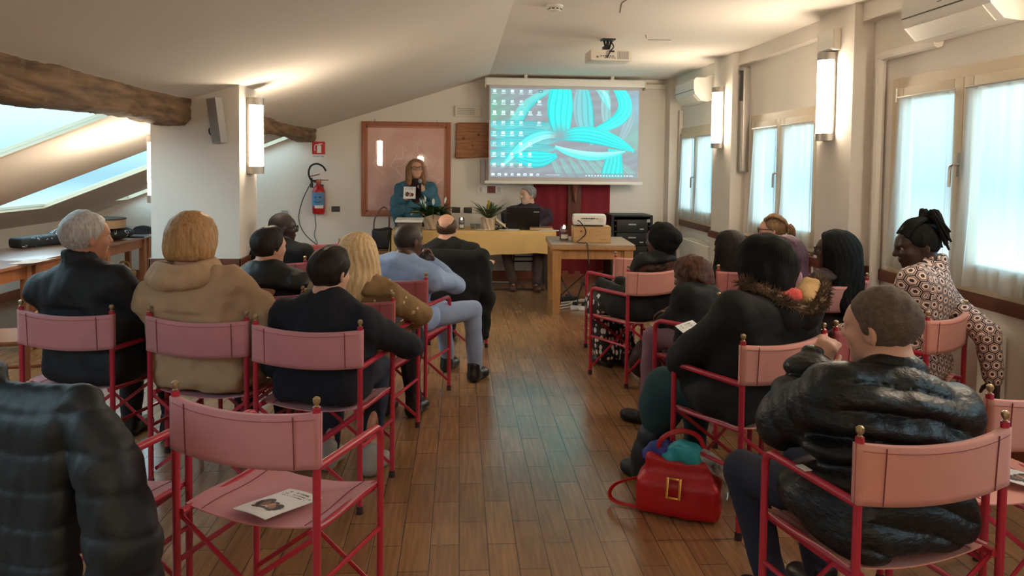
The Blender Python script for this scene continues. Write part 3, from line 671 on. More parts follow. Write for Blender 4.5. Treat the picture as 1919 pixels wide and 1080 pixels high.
# ================================================================== left wall: tables and wooden chairs
M['tabtop']=wood('brown_table_top',(122,78,54),(140,92,66),1,4,.35,.05,coat=.2)
M['tableg']=wood('brown_table_leg',(126,76,44),(150,94,58),2,4,.45,.05)
def table(name,loc,L,W,Hh,label,top,leg,cat='table',group=None,lw=.06,inset=.02):
    """L along y, W along x"""
    t=empty(name,loc,0,label,cat,group)
    MB().box(-W/2,W/2,-L/2,L/2,Hh-.03,Hh,.008).build('tabletop',top,t)
    b=MB()
    for s in (-1,1):
        b.box(s*(W/2-inset-lw/2)-.011,s*(W/2-inset-lw/2)+.011,-L/2+inset+lw,L/2-inset-lw,Hh-.13,Hh-.03); b.box(-W/2+inset+lw,W/2-inset-lw,s*(L/2-inset-lw/2)-.011,s*(L/2-inset-lw/2)+.011,Hh-.13,Hh-.03)
    b.build('apron',leg,t,False)
    for sx in (-1,1):
        for sy in (-1,1):
            cx=sx*(W/2-inset-lw/2); cy=sy*(L/2-inset-lw/2); MB().box(cx-lw/2,cx+lw/2,cy-lw/2,cy+lw/2,0,Hh-.03,.005).build('leg',leg,t)
    return t
for y0,y1,lab in ((3.55,5.05,'brown wooden table at the left edge, first of the row along the low wall'),(5.07,6.42,'brown wooden table under the neck of the patterned guitar bag'),(6.44,7.70,'brown wooden table carrying the guitar, behind the white-haired man'),(7.72,8.70,'brown wooden table with a closed black folder, left of the white pillar'),(8.72,9.9,'brown wooden table at the far end of the left row, half hidden by the pillar')):
    table('dining_table',(-3.79,(y0+y1)/2,0),y1-y0,.76,.73,lab,M['tabtop'],M['tableg'],'table','tables along the left wall')
def wooden_chair(loc,rz,label):
    t=empty('wooden_chair',loc,rz,label,'chair','brown wooden chairs on the left')
    for s in (-1,1):
        MB().tube([(s*.2,-.2,0),(s*.2,-.19,.44),(s*.195,-.235,.80)],[.021,.023,.02],8).build('leg',M['tableg'],t)
        MB().tube([(s*.19,.18,0),(s*.19,.18,.43)],[.018,.022],8).build('leg',M['tableg'],t)
        MB().tube([(s*.2,-.19,.2),(s*.19,.18,.2)],.012,6).build('stretcher',M['tableg'],t)
    MB().box(-.215,.215,-.2,.22,.425,.455,.012).build('seat',M['tableg'],t)
    g=lambda z0,z1:MB().grid(lambda u,v:(-.2+.4*u,-.232-.03*math.sin(math.pi*u)*1+.0*v,z0+(z1-z0)*v+.02*math.sin(math.pi*u)*(v>.5)),12,2,thick=.02)
    g(.70,.80).build('backrest',M['tableg'],t); g(.55,.61).build('backrest',M['tableg'],t)
    return t
wooden_chair((-2.83,4.95,0),100,'brown wooden chair directly behind the white-haired man, facing the tables')
wooden_chair((-3.05,4.1,0),95,'brown wooden chair at the left picture edge beside the first table')
wooden_chair((-2.75,7.9,0),80,'brown wooden chair between the tables and the white pillar')
# patterned gig bag with guitar
M['gig']=bpy.data.materials.new('black_bag_with_white_notes'); M['gig'].use_nodes=True
def gigmat(m):
    nt=m.node_tree; N=nt.nodes; b=N['Principled BSDF']; tc=N.new('ShaderNodeTexCoord'); n=N.new('ShaderNodeTexVoronoi'); n.inputs['Scale'].default_value=16; n.feature='F1'
    w=N.new('ShaderNodeTexNoise'); w.inputs['Scale'].default_value=9; nt.links.new(tc.outputs['Object'],w.inputs['Vector'])
    mx=N.new('ShaderNodeMix'); mx.data_type='VECTOR'; mx.inputs[0].default_value=.18; nt.links.new(tc.outputs['Object'],mx.inputs[4]); nt.links.new(w.outputs['Color'],mx.inputs[5]); nt.links.new(mx.outputs[1],n.inputs['Vector'])
    a=math_node(nt,'ABSOLUTE',math_node(nt,'SUBTRACT',n.outputs['Distance'],.3)); r=N.new('ShaderNodeValToRGB'); r.color_ramp.elements[0].position=.02; r.color_ramp.elements[0].color=lin((200,200,200)); r.color_ramp.elements[1].position=.035; r.color_ramp.elements[1].color=lin((22,21,23))
    n2=N.new('ShaderNodeTexNoise'); n2.inputs['Scale'].default_value=14; nt.links.new(tc.outputs['Object'],n2.inputs['Vector']); 
    g=math_node(nt,'GREATER_THAN',n2.outputs['Fac'],.5); m2=N.new('ShaderNodeMix'); m2.data_type='RGBA'; m2.inputs[6].default_value=lin((22,21,23)); nt.links.new(g,m2.inputs[0]); nt.links.new(a,r.inputs[0]); nt.links.new(r.outputs[0],m2.inputs[7]); nt.links.new(m2.outputs[2],b.inputs['Base Color']); b.inputs['Roughness'].default_value=.7
gigmat(M['gig'])
S=Sculpt(); S.bx((-3.93,7.52,.785),(.08,.30,.05),Rz:=np.array([[math.cos(-.35),-math.sin(-.35),0],[math.sin(-.35),math.cos(-.35),0],[0,0,1.]]),.03,.05).bx((-3.80,7.80,.80),(.12,.16,.062),Rz,.04,.08).el((-3.66,8.02,.80),(.21,.2,.065),None,.08).el((-3.58,8.22,.80),(.2,.18,.065),None,.1)
S.cut(lambda P:.735-P[:,2]); o=sculpt('guitar_bag',S,.012,M['gig'],loc=(-3.8,7.7,.73)); tag(o,'black guitar bag with white music notes lying on the tables behind the white-haired man','guitar bag')
MB().tube(spline([(-3.90,7.62,.83),(-3.88,7.66,.875),(-3.85,7.73,.875),(-3.84,7.77,.84)],6),.010,6,flat=.4).build('carry_handle',M['grey'],o,world=True)
t=empty('guitar',(-3.60,8.02,.868),-14,'tan sided guitar body with a dark top resting on the guitar bag','guitar')
S2=[]
def gout(a): 
    r=.19+.03*math.cos(2*a)-.0; return (r*1.0*math.cos(a)*.95,r*1.35*math.sin(a)*(1-.12*math.sin(a)))
pl=[gout(a) for a in np.linspace(0,2*math.pi,48,endpoint=False)]
MB().prism(pl,0,.085,'z').build('body',pbr('tan_guitar_side',(150,112,78),.45),t,angle=40)
MB().prism([(x*1.02,y*1.02) for x,y in pl],.085,.097,'z').build('soundboard',pbr('dark_guitar_top',(40,30,27),.85),t,angle=40)
MB().box(-.03,.03,-.5,-.25,.06,.097,.008).build('neck',M['black'],t)
t=empty('folder',(-3.5,8.5,.731),0,'closed black folder lying flat on the table right of the guitar','folder'); MB().box(-.16,.16,-.11,.11,0,.012,.003).build('cover',M['black'],t); MB().box(-.155,.162,-.105,.105,.003,.009).build('sheets',M['paper'],t,False)
S=Sculpt(); S.el((-3.58,8.95,.765),(.1,.12,.05)).el((-3.58,8.95,.737),(.15,.17,.012)); S.cut(lambda P:.732-P[:,2]); o=sculpt('cap',S,.008,pbr('black_felt',(22,22,24),.9),loc=(-3.58,8.95,.73)); tag(o,'small black cap on the far left table beside the white pillar','hat')
o=MB().grid(lambda u,v:(-3.5+.21*u,6.2+.3*v,.733+.012*u*u),6,6,thick=.001).build('paper_sheet',M['paper']); tag(o,'white sheet of paper sticking over the table edge behind the white-haired man','paper')
S=Sculpt(); S.bx((-3.52,8.32,.2),(.10,.10,.2),None,.05); w=wob(2,.015,12); S.disp=w; S.cut(lambda P:.002-P[:,2]); o=sculpt('shopping_bag',S,.02,pbr('yellow_bag_cloth',(128,92,34),.7),loc=(-3.52,8.3,0)); tag(o,'yellow cloth bag on the floor beneath the table left of the pillar','bag'); MB().tube(spline([(-3.57,8.32,.38),(-3.56,8.32,.47),(-3.48,8.32,.47),(-3.46,8.32,.38)],5),.01,6).build('bag_handle',bpy.data.materials['yellow_bag_cloth'],o,world=True)
# ================================================================== front: speakers' table
M['yellow']=pbr('yellow_tablecloth_fabric',(222,186,122),.8,var=.05,vscale=3,bump=.1,bscale=200)
x0,x1,y0,y1,z=-.82,1.2,9.44,10.08,.73
t=empty('speaker_table',((x0+x1)/2,(y0+y1)/2,0),0,'long plain table under the yellow cloth where the speakers sit','table')
MB().box(-.98,.98,-.3,.3,z-.035,z-.004,.006).build('tabletop',M['tableg'],t)
for sx in (-1,1):
    for sy in (-1,1): MB().box(sx*.92-.025,sx*.92+.025,sy*.26-.025,sy*.26+.025,0,z-.035,.004).build('leg',M['dgrey'],t)
b=MB(); n=70
def hem(u): return .445+.012*math.sin(u*9)+.004*math.sin(u*31)
def cloth(u,v):
    x=x0+(x1-x0)*u
    if v<=.4: return (x,y1-(y1-y0)*v/.4,z+.003)
    q=(v-.4)/.6; return (x+.01*math.sin(q*3)*(u-.5),y0-.006-.018*q*(1+math.sin(u*46+1))*.5*q-.004*math.sin(u*17),z+.003-(z+.003-hem(u))*q)
b.grid(cloth,n,20)
def drop(xe,sg):
    def f(u,v): 
        y=y0+(y1-y0)*u; return (xe+sg*(.008+.03*v*(1+.5*math.sin(u*14))),y-.01*v,z+.003-(z-.44)*v)
    return f
b.grid(drop(x0,-1),16,10); b.grid(drop(x1,1),16,10)
tag(b.build('tablecloth',M['yellow'],loc=((x0+x1)/2,y0,z)),'yellow cloth hanging over the front of the speakers table','tablecloth')
# small wooden side table
M['pine']=wood('light_brown_table_wood',(158,112,66),(182,134,84),2,4,.42,.05); M['pinetop']=wood('worn_pale_table_top',(150,126,100),(170,146,118),0,4,.4,.05)
t=empty('side_table',(1.42,8.36,0),-3,'square light wooden table with thick legs standing in front of the yellow one','table')
MB().box(-.44,.44,-.46,.46,.70,.73,.01).build('tabletop',M['pinetop'],t)
b=MB(); b.box(-.445,.445,-.465,.465,.672,.704,.008); b.build('edge_moulding',M['pine'],t)
b=MB()
for s in (-1,1): b.box(s*.385-.012,s*.385+.012,-.38,.38,.57,.68); b.box(-.37,.37,s*.4-.012,s*.4+.012,.57,.68)
b.build('apron',M['pine'],t,False)
for sx in (-1,1):
    for sy in (-1,1): MB().tube([(sx*.375,sy*.4,0),(sx*.375,sy*.4,.68)],[.052,.066],4,flatdir=(1,1,0)).build('leg',M['pine'],t)
tb=.733
t=empty('wooden_box',(1.42,8.2,tb),-3,'closed pale wooden wine box under the white projector','box')
MB().box(-.2,.2,-.13,.13,0,.17,.004).build('box_body',wood('pale_box_wood',(176,138,92),(196,158,110),0,5,.55,.05),t)
b=MB(); b.lathe([(.012,0),(.001,.002)],n=10,M=Matrix.Translation((-.12,-.131,.12))@Matrix.Rotation(math.pi/2,4,'X')); b.box(-.19,.19,-.1315,-.129,.165,.167); b.box(.08,.16,-.1312,-.129,.03,.035); b.build('box_knot',M['tableg'],t)
t=empty('table_projector',(1.405,8.2,tb+.171),-6,'white portable projector standing on the wooden box','projector')
MB().box(-.185,.17,-.12,.12,.012,.125,.035).build('body',M['white'],t)
b=MB(); r=np.random.RandomState(2)
for i in range(11): b.box(-.1+i*.017,-.088+i*.017,-.1225,-.118,.078+r.uniform(-.004,.004),.09+r.uniform(-.003,.005))
for i in range(4): b.box(-.07+i*.02,-.06+i*.02,-.1225,-.118,.056,.061)
b.lathe([(.012,0),(.001,.003)],n=10,M=Matrix.Translation((-.13,-.119,.06))@Matrix.Rotation(math.pi/2,4,'X')); b.build('rear_socket',M['black'],t)
b=MB(); b.lathe([(.028,0),(.028,.003),(.02,.003)],n=16,M=Matrix.Translation((.11,-.119,.065))@Matrix.Rotation(math.pi/2,4,'X')); b.build('vent_ring',M['offwhite'],t)
b=MB(); 
for sx in (-.13,.12):
    for sy in (-.08,.08): b.tube([(sx,sy,0),(sx,sy,.02)],.014)
b.build('foot',M['black'],t); MB().lathe([(.03,0),(.03,.02)],n=16,M=Matrix.Translation((-.09,.115,.07))@Matrix.Rotation(-math.pi/2,4,'X')).build('lens',M['black'],t)
tag(MB().tube(spline([(1.27,8.075,.965),(1.32,8.04,.9),(1.34,8.05,.83),(1.29,8.05,.775),(1.24,7.98,.745),(1.3,7.93,.742),(1.33,7.885,.735),(1.34,7.87,.6),(1.35,7.86,.5),(1.36,8.0,.3),(1.38,8.3,.03)],6),.006,6).build('cable',M['black']),'black cable hanging from the portable projector over the wooden table edge','cable')
def jar(loc,r,h,label,fill,wick=False,name='candle_jar',cat='candle'):
    t=empty(name,loc,0,label,cat); MB().lathe([(.001,0),(r,0),(r*1.02,h*.1),(r*1.02,h*.85),(r*.85,h),(r*.8,h),(r*.95,h*.84),(r*.95,h*.06),(.001,h*.05)],n=20).build('glass',M['clear'],t)
    MB().lathe([(.001,h*.06),(r*.94,h*.07),(r*.94,h*.62),(.001,h*.6)],n=20).build('wax',fill,t)
    b=MB(); b.v=[(r*1.03*math.cos(a),r*1.03*math.sin(a),zz) for zz in (h*.15,h*.42) for a in np.linspace(-2.4,-.7,10)]; b.f=[(i,i+1,i+11,i+10) for i in range(9)]; b.build('label',M['paper'],t)
    if wick: MB().sphere((0,0,h*.86),r*.3,8,sc=(1,1,1.3)).build('flame',emit('candle_flame',(255,190,170),9),t)
    return t
jar((1.14,8.28,tb),.05,.17,'glass jar candle with red wax burning beside the wooden box',pbr('red_wax',(130,50,48),.5),True)
jar((1.245,8.16,tb),.02,.045,'tiny pale pot between the candle jar and the wooden box',M['offwhite'],name='small_pot',cat='pot')
zt=.736
jar((.03,9.62,zt),.035,.15,'clear bottle-like glass jar with a pale label on the yellow table',M['grey'],True)
for x,y,lab in ((.17,9.66,'low drinking glass on the yellow table, left one between the jar and the bromeliad'),(.235,9.62,'low drinking glass on the yellow table, nearest to the bromeliad')):
    t=empty('drinking_glass',(x,y,zt),0,lab,'glass'); MB().lathe([(.001,0),(.024,0),(.03,.07),(.028,.07),(.022,.006),(.001,.006)],n=18).build('tumbler',M['clear'],t)
def sheets(name,loc,rz,w,h,label,n=1,cat='paper',mat=None):
    t=empty(name,loc,rz,label,cat)
    for i in range(n): MB().box(-w/2,w/2,-h/2,h/2,i*.004,i*.004+.0035,M=Matrix.Rotation(i*.14,4,'Z')).build('sheet',mat or M['paper'],t,False)
    return t
sheets('paper_sheet',(.31,9.58,zt),12,.2,.12,'white sheets of paper on the yellow table left of the bromeliad pot',2)
sheets('paper_sheet',(1.12,9.52,zt),-8,.25,.14,'loose white paper at the right corner of the yellow table',1)
t=empty('book',(1.03,9.62,zt+.001),-4,'closed book with pale page edges lying right of the laptop','book'); MB().box(-.14,.14,-.09,.09,.006,.03).build('pages',pbr('book_pages',(206,178,140),.7),t,False); b=MB(); b.box(-.145,.145,-.095,.095,0,.006,.002); b.box(-.145,.145,-.095,.095,.03,.036,.002); b.box(-.145,-.139,-.095,.095,0,.036); b.build('cover',pbr('book_cover',(120,86,60),.6),t)
t=empty('laptop',(.80,9.66,zt),1,'open black laptop seen from behind in front of the seated man','laptop')
MB().box(-.205,.205,-.02,.24,0,.022,.005).build('keyboard_base',M['black'],t)
Mx=Matrix.Translation((0,-.02,.02))@Matrix.Rotation(R(10),4,'X'); MB().box(-.215,.215,-.012,0,0,.27,.006,M=Mx).build('lid',pbr('laptop_lid_black',(16,14,15),.35),t)
MB().box(.13,.2,-.0128,-.011,.205,.217,M=Mx).build('badge',pbr('pale_badge',(160,150,150),.4),t,False)
MB().box(-.2,.2,.0,.001,.015,.26,M=Mx).build('display',emit('laptop_display',(120,200,210),.5),t,False)
t=empty('computer_mouse',(.56,9.6,zt),20,'black computer mouse on the yellow table left of the laptop','mouse'); MB().sphere((0,0,.014),.05,10,sc=(.6,1,.5)).build('shell',M['black'],t); MB().tube([(0,.0,.036),(0,.03,.034)],.005).build('scroll_wheel',M['dgrey'],t)
t=empty('desk_microphone',(.48,9.62,zt),0,'small black microphone base with bent neck beside the mouse','microphone'); MB().box(-.05,.05,-.04,.04,0,.02,.006).build('base',M['black'],t); MB().tube(spline([(0,0,.02),(.02,-.01,.05),(-.06,-.02,.07),(-.1,-.02,.055)],6),.006,6).build('neck',M['black'],t)
sheets('paper_sheet',(.62,9.55,zt),-20,.24,.15,'white papers under the left hand of the seated man',2)
# plants
M['leaf']=pbr('dark_green_leaf',(38,66,34),.4,c2=(62,96,50),vscale=9); M['leaf2']=pbr('olive_leaf',(66,84,50),.45,c2=(92,110,66),vscale=9)
def leaf(base,d,L,W,droop,up,n=8):
    """curved blade: returns verts, faces"""
    base=Vector(base); d=Vector(d).normalized(); side=d.cross(Vector((0,0,1))).normalized(); V=[];F=[]
    for i in range(n+1):
        t=i/n; c=base+d*(L*t)+Vector((0,0,up*t-droop*t*t)); w=W*math.sin(math.pi*min(1,t*.93+.07))**.8*.5
        V+= [c-side*w+Vector((0,0,w*.35)),c,c+side*w+Vector((0,0,w*.35))]
    for i in range(n):
        a=i*3; F+=[(a,a+1,a+4,a+3),(a+1,a+2,a+5,a+4)]
    return V,F
def plant(loc,label,nl,L,W,up,droop,mat,seed,wrap,pot,flowers=0,stuffpot=None):
    t=empty('potted_plant',loc,0,label,'plant'); r=np.random.RandomState(seed)
    MB().lathe([(.001,0),(pot*.75,0),(pot,.15),(pot*.93,.15),(pot*.9,.13),(.001,.13)],n=20).build('pot',wrap,t)
    b=MB()
    for k in range(nl):
        a=k*2.4+r.uniform(-.3,.3); rr=r.uniform(.55,1.1); d=(math.cos(a),math.sin(a),0); v,f=leaf((d[0]*.02,d[1]*.02,.14),d,L*rr,W*r.uniform(.8,1.2),droop*r.uniform(.6,1.3)*rr,up*r.uniform(.7,1.25),9); b.add(v,f)
    b.build('foliage',mat,t)
    return t
M['wrap']=pbr('crinkled_beige_wrap',(206,184,158),.6,var=.12,vscale=12,bump=.5,bscale=14)
def wrap(t,pot,h,seed,mat,flare):
    r=np.random.RandomState(seed); b=MB(); ph=r.rand(5)*6
    def f(u,v):
        a=u*2*math.pi; k=pot*1.05+flare*v**2.2+.012*v*math.sin(a*5+ph[0])+.008*math.sin(a*9+v*5+ph[1]); return (k*math.cos(a),k*math.sin(a),.002+h*v*(1+.12*math.sin(a*3+ph[2])*v))
    b.grid(f,60,10).build('paper_wrap',mat,t)
p=plant((-.33,9.6,zt),'leafy peace lily with white flowers in pale wrapping on the yellow table','',0,0,0,0,M['leaf'],1,M['wrap'],.085) if False else plant((-.33,9.62,zt),'leafy peace lily with white flowers in pale wrapping on the yellow table',46,.31,.085,.24,.17,M['leaf'],3,M['white'],.085)
wrap(p,.088,.17,4,M['wrap'],.06)
r=np.random.RandomState(8); FL=[M['leaf'],pbr('white_spathe',(226,230,220),.5)]
for k in range(6):
    b=MB()
    a=r.uniform(0,6.28); q=r.uniform(.04,.17); h=r.uniform(.26,.34); c=(q*math.cos(a),q*math.sin(a),.14); e=Vector((q*1.3*math.cos(a),q*1.3*math.sin(a),h))
    b.tube([c,e],.004,5,mi=0); v,f=leaf(e,(math.cos(a),math.sin(a),0),.024,.036,0,.085,6); b.add(v,f,1); b.tube([e+Vector((0,0,.02)),e+Vector((0,0,.06))],.006,6,mi=1); b.build('flower',FL,p)
b=MB(); b.grid(lambda u,v:((-.1-.17*u),(-.08+.16*v),.17+.05*math.sin(u*3)-.0*v+.02*math.sin(v*5)),10,8,thick=.002); b.build('paper_fold',M['white'],p)
p=plant((.37,9.6,zt),'bromeliad with spiky leaves and a yellow flower in a beige pot on the yellow table',40,.27,.036,.25,.12,M['leaf2'],12,M['wrap'],.075)
wrap(p,.07,.16,9,M['wrap'],.018)
b=MB()
for k in range(14):
    a=k*2.4; v,f=leaf((0,0,.24+.006*k),(math.cos(a),math.sin(a),0),.035-.0015*k,.03,-.0,.06,5); b.add(v,f)
b.tube([(0,0,.13),(0,0,.33)],.012); b.build('flower',pbr('yellow_bract',(196,170,74),.5),p)
b=MB(); b.grid(lambda u,v:(.09+.12*u,-.06+.1*v,.12-.09*u+.03*math.sin(v*4)),8,6,thick=.002); b.build('paper_fold',M['wrap'],p)
# lectern behind the table and bag on a stool
t=empty('lectern',(-.59,9.24,0),0,'small grey brown lectern with a white top edge in front of the standing woman','lectern')
M['lect']=pbr('grey_brown_laminate',(112,98,90),.55); MB().box(-.14,.14,-.12,.12,.0,.87,.006).build('column',M['lect'],t); MB().box(-.16,.16,-.15,.14,.87,.895,.004,M=Matrix.Rotation(R(3),4,'X')).build('top',M['white'],t)
t=empty('stool',(-.95,9.75,0),0,'wooden stool at the left end of the yellow table under the handbag','stool')
MB().box(-.16,.16,-.16,.16,.42,.46,.01).build('seat',M['tableg'],t)
for sx in (-1,1):
    for sy in (-1,1): MB().tube([(sx*.15,sy*.15,0),(sx*.12,sy*.12,.43)],.017).build('leg',M['tableg'],t)
S=Sculpt(); S.bx((-.97,9.73,.60),(.125,.06,.135),None,.04); w=wob(5,.008,14); S.disp=w; S.cut(lambda P:.463-P[:,2]); o=sculpt('handbag',S,.012,pbr('black_leather',(20,20,22),.5),loc=(-.97,9.73,.462)); tag(o,'black handbag with a brown handle standing on the wooden stool','handbag')
b=MB(); b.tube(spline([(-1.07,9.72,.71),(-1.06,9.71,.84),(-1.0,9.71,.96),(-.93,9.71,1.0),(-.88,9.71,.9),(-.88,9.71,.72)],6),.012,6,flat=.5); b.build('handle',pbr('brown_leather',(104,58,42),.5),o,world=True)
# equipment rack
t=empty('equipment_rack',(2.22,9.98,0),0,'tall black equipment rack with drawers beside the red cloth','rack'); M['rackm']=pbr('rack_black',(26,27,30),.5,.3)
b=MB(); b.box(-.27,.27,-.25,.25,0,.04); b.box(-.27,.27,-.25,.25,.9,.92,.004); b.box(-.27,-.235,-.25,.25,.04,.9); b.box(.235,.27,-.25,.25,.04,.9); b.box(-.27,.27,.23,.25,.04,.9); b.build('cabinet',M['rackm'],t,False)
zz=.05
for k,h in enumerate((.13,.13,.09,.13,.17,.17)):
    d=MB().box(-.2,.2,-.255,.2,zz,zz+h-.008,.003).build('rack_unit',M['black'] if k%2 else M['rackm'],t)
    if k>=1: MB().box(-.05,.05,-.262,-.255,zz+h*.55,zz+h*.65).box(.1,.15,-.258,-.254,zz+h*.2,zz+h*.3).build('label_strip',M['grey'],d,False)
    zz+=h
b=MB()
for k in range(12):
    for s in (-1,1): b.tube([(s*.218,-.256,.08+k*.07),(s*.218,-.251,.08+k*.07)],.007,6)
b.build('rack_screw',M['chrome'],t); b=MB(); b.box(.19,.23,-.258,-.254,.83,.87); b.build('lock_plate',M['grey'],t,False)
# cables and power strips under the side table
t=empty('power_strip',(1.35,8.12,0),-28,'white power strip on the floor under the light wooden table','power strip'); MB().box(-.15,.15,-.03,.03,0,.045,.008).build('housing',M['white'],t)
b=MB(); 
for k in range(3): b.tube([(-.09+k*.09,0,.045),(-.09+k*.09,0,.047)],.02,12)
b.build('outlet',M['grey'],t); b=MB(); b.box(-.03,.03,-.022,.022,.046,.085,.006); b.box(-.13,-.08,-.022,.022,.046,.08,.006); b.build('plug',M['black'],t)
t=empty('power_strip',(1.25,8.65,0),10,'small black power strip lying behind the white one','power strip'); MB().box(-.12,.12,-.035,.035,0,.05,.008).build('housing',M['black'],t); b=MB(); b.box(-.03,.03,-.02,.02,.05,.08,.004); b.build('plug',M['dgrey'],t)
M['wcab']=pbr('white_cable',(206,200,192),.5)
def cable(pts,r,mat,label): tag(MB().tube(spline(pts,6),r,6).build('cable',mat),label,'cable')
cable([(1.05,8.3,.01),(1.2,8.35,.02),(1.35,8.42,.06),(1.5,8.4,.05),(1.52,8.5,.03),(1.35,8.55,.02),(1.15,8.5,.01)],.008,M['wcab'],'thick white cable coiled under the light wooden table, upper loop')
cable([(1.0,8.1,.01),(1.2,8.2,.02),(1.4,8.28,.04),(1.52,8.25,.02),(1.48,8.18,.012),(1.2,8.1,.01)],.007,M['wcab'],'white cable coiled beside the white power strip, lower loop')
cable([(1.28,8.15,.06),(1.32,8.35,.12),(1.45,8.7,.25),(1.55,9.1,.1),(1.6,9.9,.02)],.007,M['black'],'black cable rising from the white power strip toward the red cloth')
cable([(1.1,8.6,.02),(1.3,8.8,.15),(1.55,8.9,.3),(1.7,8.75,.12),(1.78,8.6,.02)],.006,M['black'],'black cable arching behind the light wooden table legs')
cable([(1.10,8.62,.69),(1.12,8.66,.5),(1.15,8.7,.35),(1.2,8.75,.2),(1.28,8.62,.06)],.007,M['black'],'short black cable dropping to the small black power strip')
cable([(1.6,8.3,.01),(1.75,8.15,.012),(1.9,8.3,.012),(2.0,8.8,.012)],.006,M['black'],'black cable on the floor right of the white power strip')
cable([(-.1,10.0,.012),(.2,9.95,.03),(.4,10.02,.012),(.7,9.98,.012)],.008,M['wcab'],'white cable lying on the floor below the yellow table')
cable([(-.2,9.5,.01),(.3,9.42,.01),(.8,9.45,.01),(1.05,9.4,.01)],.007,M['black'],'black cable crossing the floor in front of the seated man')
# ================================================================== director's chairs
def chairmats():
    def fab(n,c,c2): return pbr(n,c,.85,c2=c2,vscale=2.2,bump=.12,bscale=260,sheen=.1)
    return {'pink':fab('faded_pink_canvas',(190,126,134),(200,140,146)),'salmon':fab('faded_salmon_canvas',(204,136,124),(214,150,136)),'red':fab('shaded_pink_canvas',(160,80,86),(174,94,98))}  # 'red' is the pink canvas with shade put into its colour
FAB=chairmats(); M['tube']=pbr('raspberry_red_enamel',(176,42,62),.33,spec=.5,var=.06,vscale=4); M['brass']=pbr('brass_knob',(186,166,130),.32,.8); M['stitch']=pbr('dark_seam_thread',(128,62,66),.8); M['foot']=pbr('dark_brown_rubber',(52,28,26),.8)
def director_chair():
    t=empty('director_chair'); w=.25; yr,yf=-.20,.21; r=.0125
    for s in (-1,1):
        o=MB().tube([(s*w,yr,.015),(s*w,yr,.835)],r,10).build('leg',M['tube'],t)
        MB().lathe([(.016,.0),(.0145,.03),(.013,.034)],c=(s*w,yr,0),n=10).build('rubber_foot',M['foot'],o)
        MB().lathe([(.007,0),(.008,.003),(.005,.006),(.009,.011),(.0118,.018),(.011,.026),(.006,.0305),(.001,.032)],c=(s*w,yr,.835),n=14).build('knob',M['brass'],o)
        o=MB().tube([(s*w,yf,.015),(s*w,yf,.60)],r,10).build('leg',M['tube'],t)
        MB().lathe([(.016,.0),(.0145,.03),(.013,.034)],c=(s*w,yf,0),n=10).build('rubber_foot',M['foot'],o)
        MB().tube([(s*w,yf,.59)]+[(s*w,yf-.045+.045*math.cos(a),.605+.045*math.sin(a)) for a in np.linspace(0,math.pi/2,6)]+[(s*w,yr+.005,.652)],r*1.05,10).build('armrest',M['tube'],t)
        MB().tube([(s*w,yr,.29),(s*w,yf,.29)],.0085,8).build('stretcher',M['tube'],t)
        MB().tube([(s*(w-.018),yr-.0,.452),(s*(w-.018),yf+.005,.44)],.0115,8).build('seat_rail',M['tube'],t)
    for y,o1 in ((yr+.016,.006),(yf-.016,-.006)):
        for s in (-1,1): MB().tube([(s*(w-.012),y+o1*s,.435),(-s*(w-.008),y+o1*s,.075)],.0095,6,flat=.45,flatdir=(0,1,0)).build('cross_brace',M['tube'],t)
    def seat(u,v):
        x=(u*2-1)*(w-.006); sag=.035*(1-(u*2-1)**2); y=yr+.035+(yf-yr-.02)*v; return (x,y,.464-.011*v-sag+.004*math.sin(v*7+u*3))
    so=MB().grid(seat,20,14,thick=.004).build('seat',FAB['pink'],t)
    for s in (.12,.88): MB().tube([Vector(seat(s,v))+Vector((0,0,.003)) for v in np.linspace(0.01,.99,12)],.0016,4).build('seam',M['stitch'],so)
    def back(q):
        def f(u,v):
            a=(u*2-1); x=a*(w+.012); bow=-.042*(1-a*a)*(.6+.4*v); y=yr+q*.0135*(1 if abs(a)<.93 else .9)+bow*1.0; z=.655+.165*v-.016*(1-a*a)
            return (x,y,z)
        return f
    b=MB(); b.grid(back(1),28,8); b.grid(back(-1),28,8)
    for v in (0,1): b.grid(lambda u,k,v=v:tuple(np.array(back(1)(u,v))*(1-k)+np.array(back(-1)(u,v))*k),28,1)
    for u in (0,1): b.grid(lambda v,k,u=u:tuple(np.array(back(1)(u,v))*(1-k)+np.array(back(-1)(u,v))*k),8,1)
    bo=b.build('backrest',FAB['pink'],t); bm=bmesh.new(); bm.from_mesh(bo.data); bmesh.ops.remove_doubles(bm,verts=bm.verts[:],dist=.0004); bmesh.ops.recalc_face_normals(bm,faces=bm.faces[:]); bm.to_mesh(bo.data); bm.free()
    for u in (.135,.865): MB().tube([Vector(back(-1)(u,v))+Vector((0,-.002,0)) for v in np.linspace(0.02,.98,10)],.0017,4).build('seam',M['stitch'],bo)
    MB().tube([Vector(back(-1)(u,.9))+Vector((0,-.001,0)) for u in np.linspace(0.02,.98,20)],.0009,4).build('seam',M['stitch'],bo)
    return t
PROTO=director_chair(); first=[True]
SEATS={}
def chair(key,x,y,rz,label,fab='pink'):
    """x,y = ground point under the chair centre; rz = heading, 0 faces the far wall, + turns left"""
    o=PROTO if first[0] else copy_tree(PROTO); first[0]=False
    o.location=(x,y,0); o.rotation_euler=(0,0,R(rz)); tag(o,label,'chair','pink canvas director chairs')
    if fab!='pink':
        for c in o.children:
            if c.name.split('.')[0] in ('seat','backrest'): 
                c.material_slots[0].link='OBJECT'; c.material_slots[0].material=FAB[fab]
    SEATS[key]=(x,y,rz); return o
def by_knobs(key,k0,k1,label,fab='pink'):
    a,b=Vector(k0),Vector(k1); m=(a+b)/2; rx=(b-a).normalized(); f=Vector((-rx.y,rx.x)); c=m+f*.20
    return chair(key,c.x,c.y,math.degrees(math.atan2(rx.y,rx.x)),label,fab)
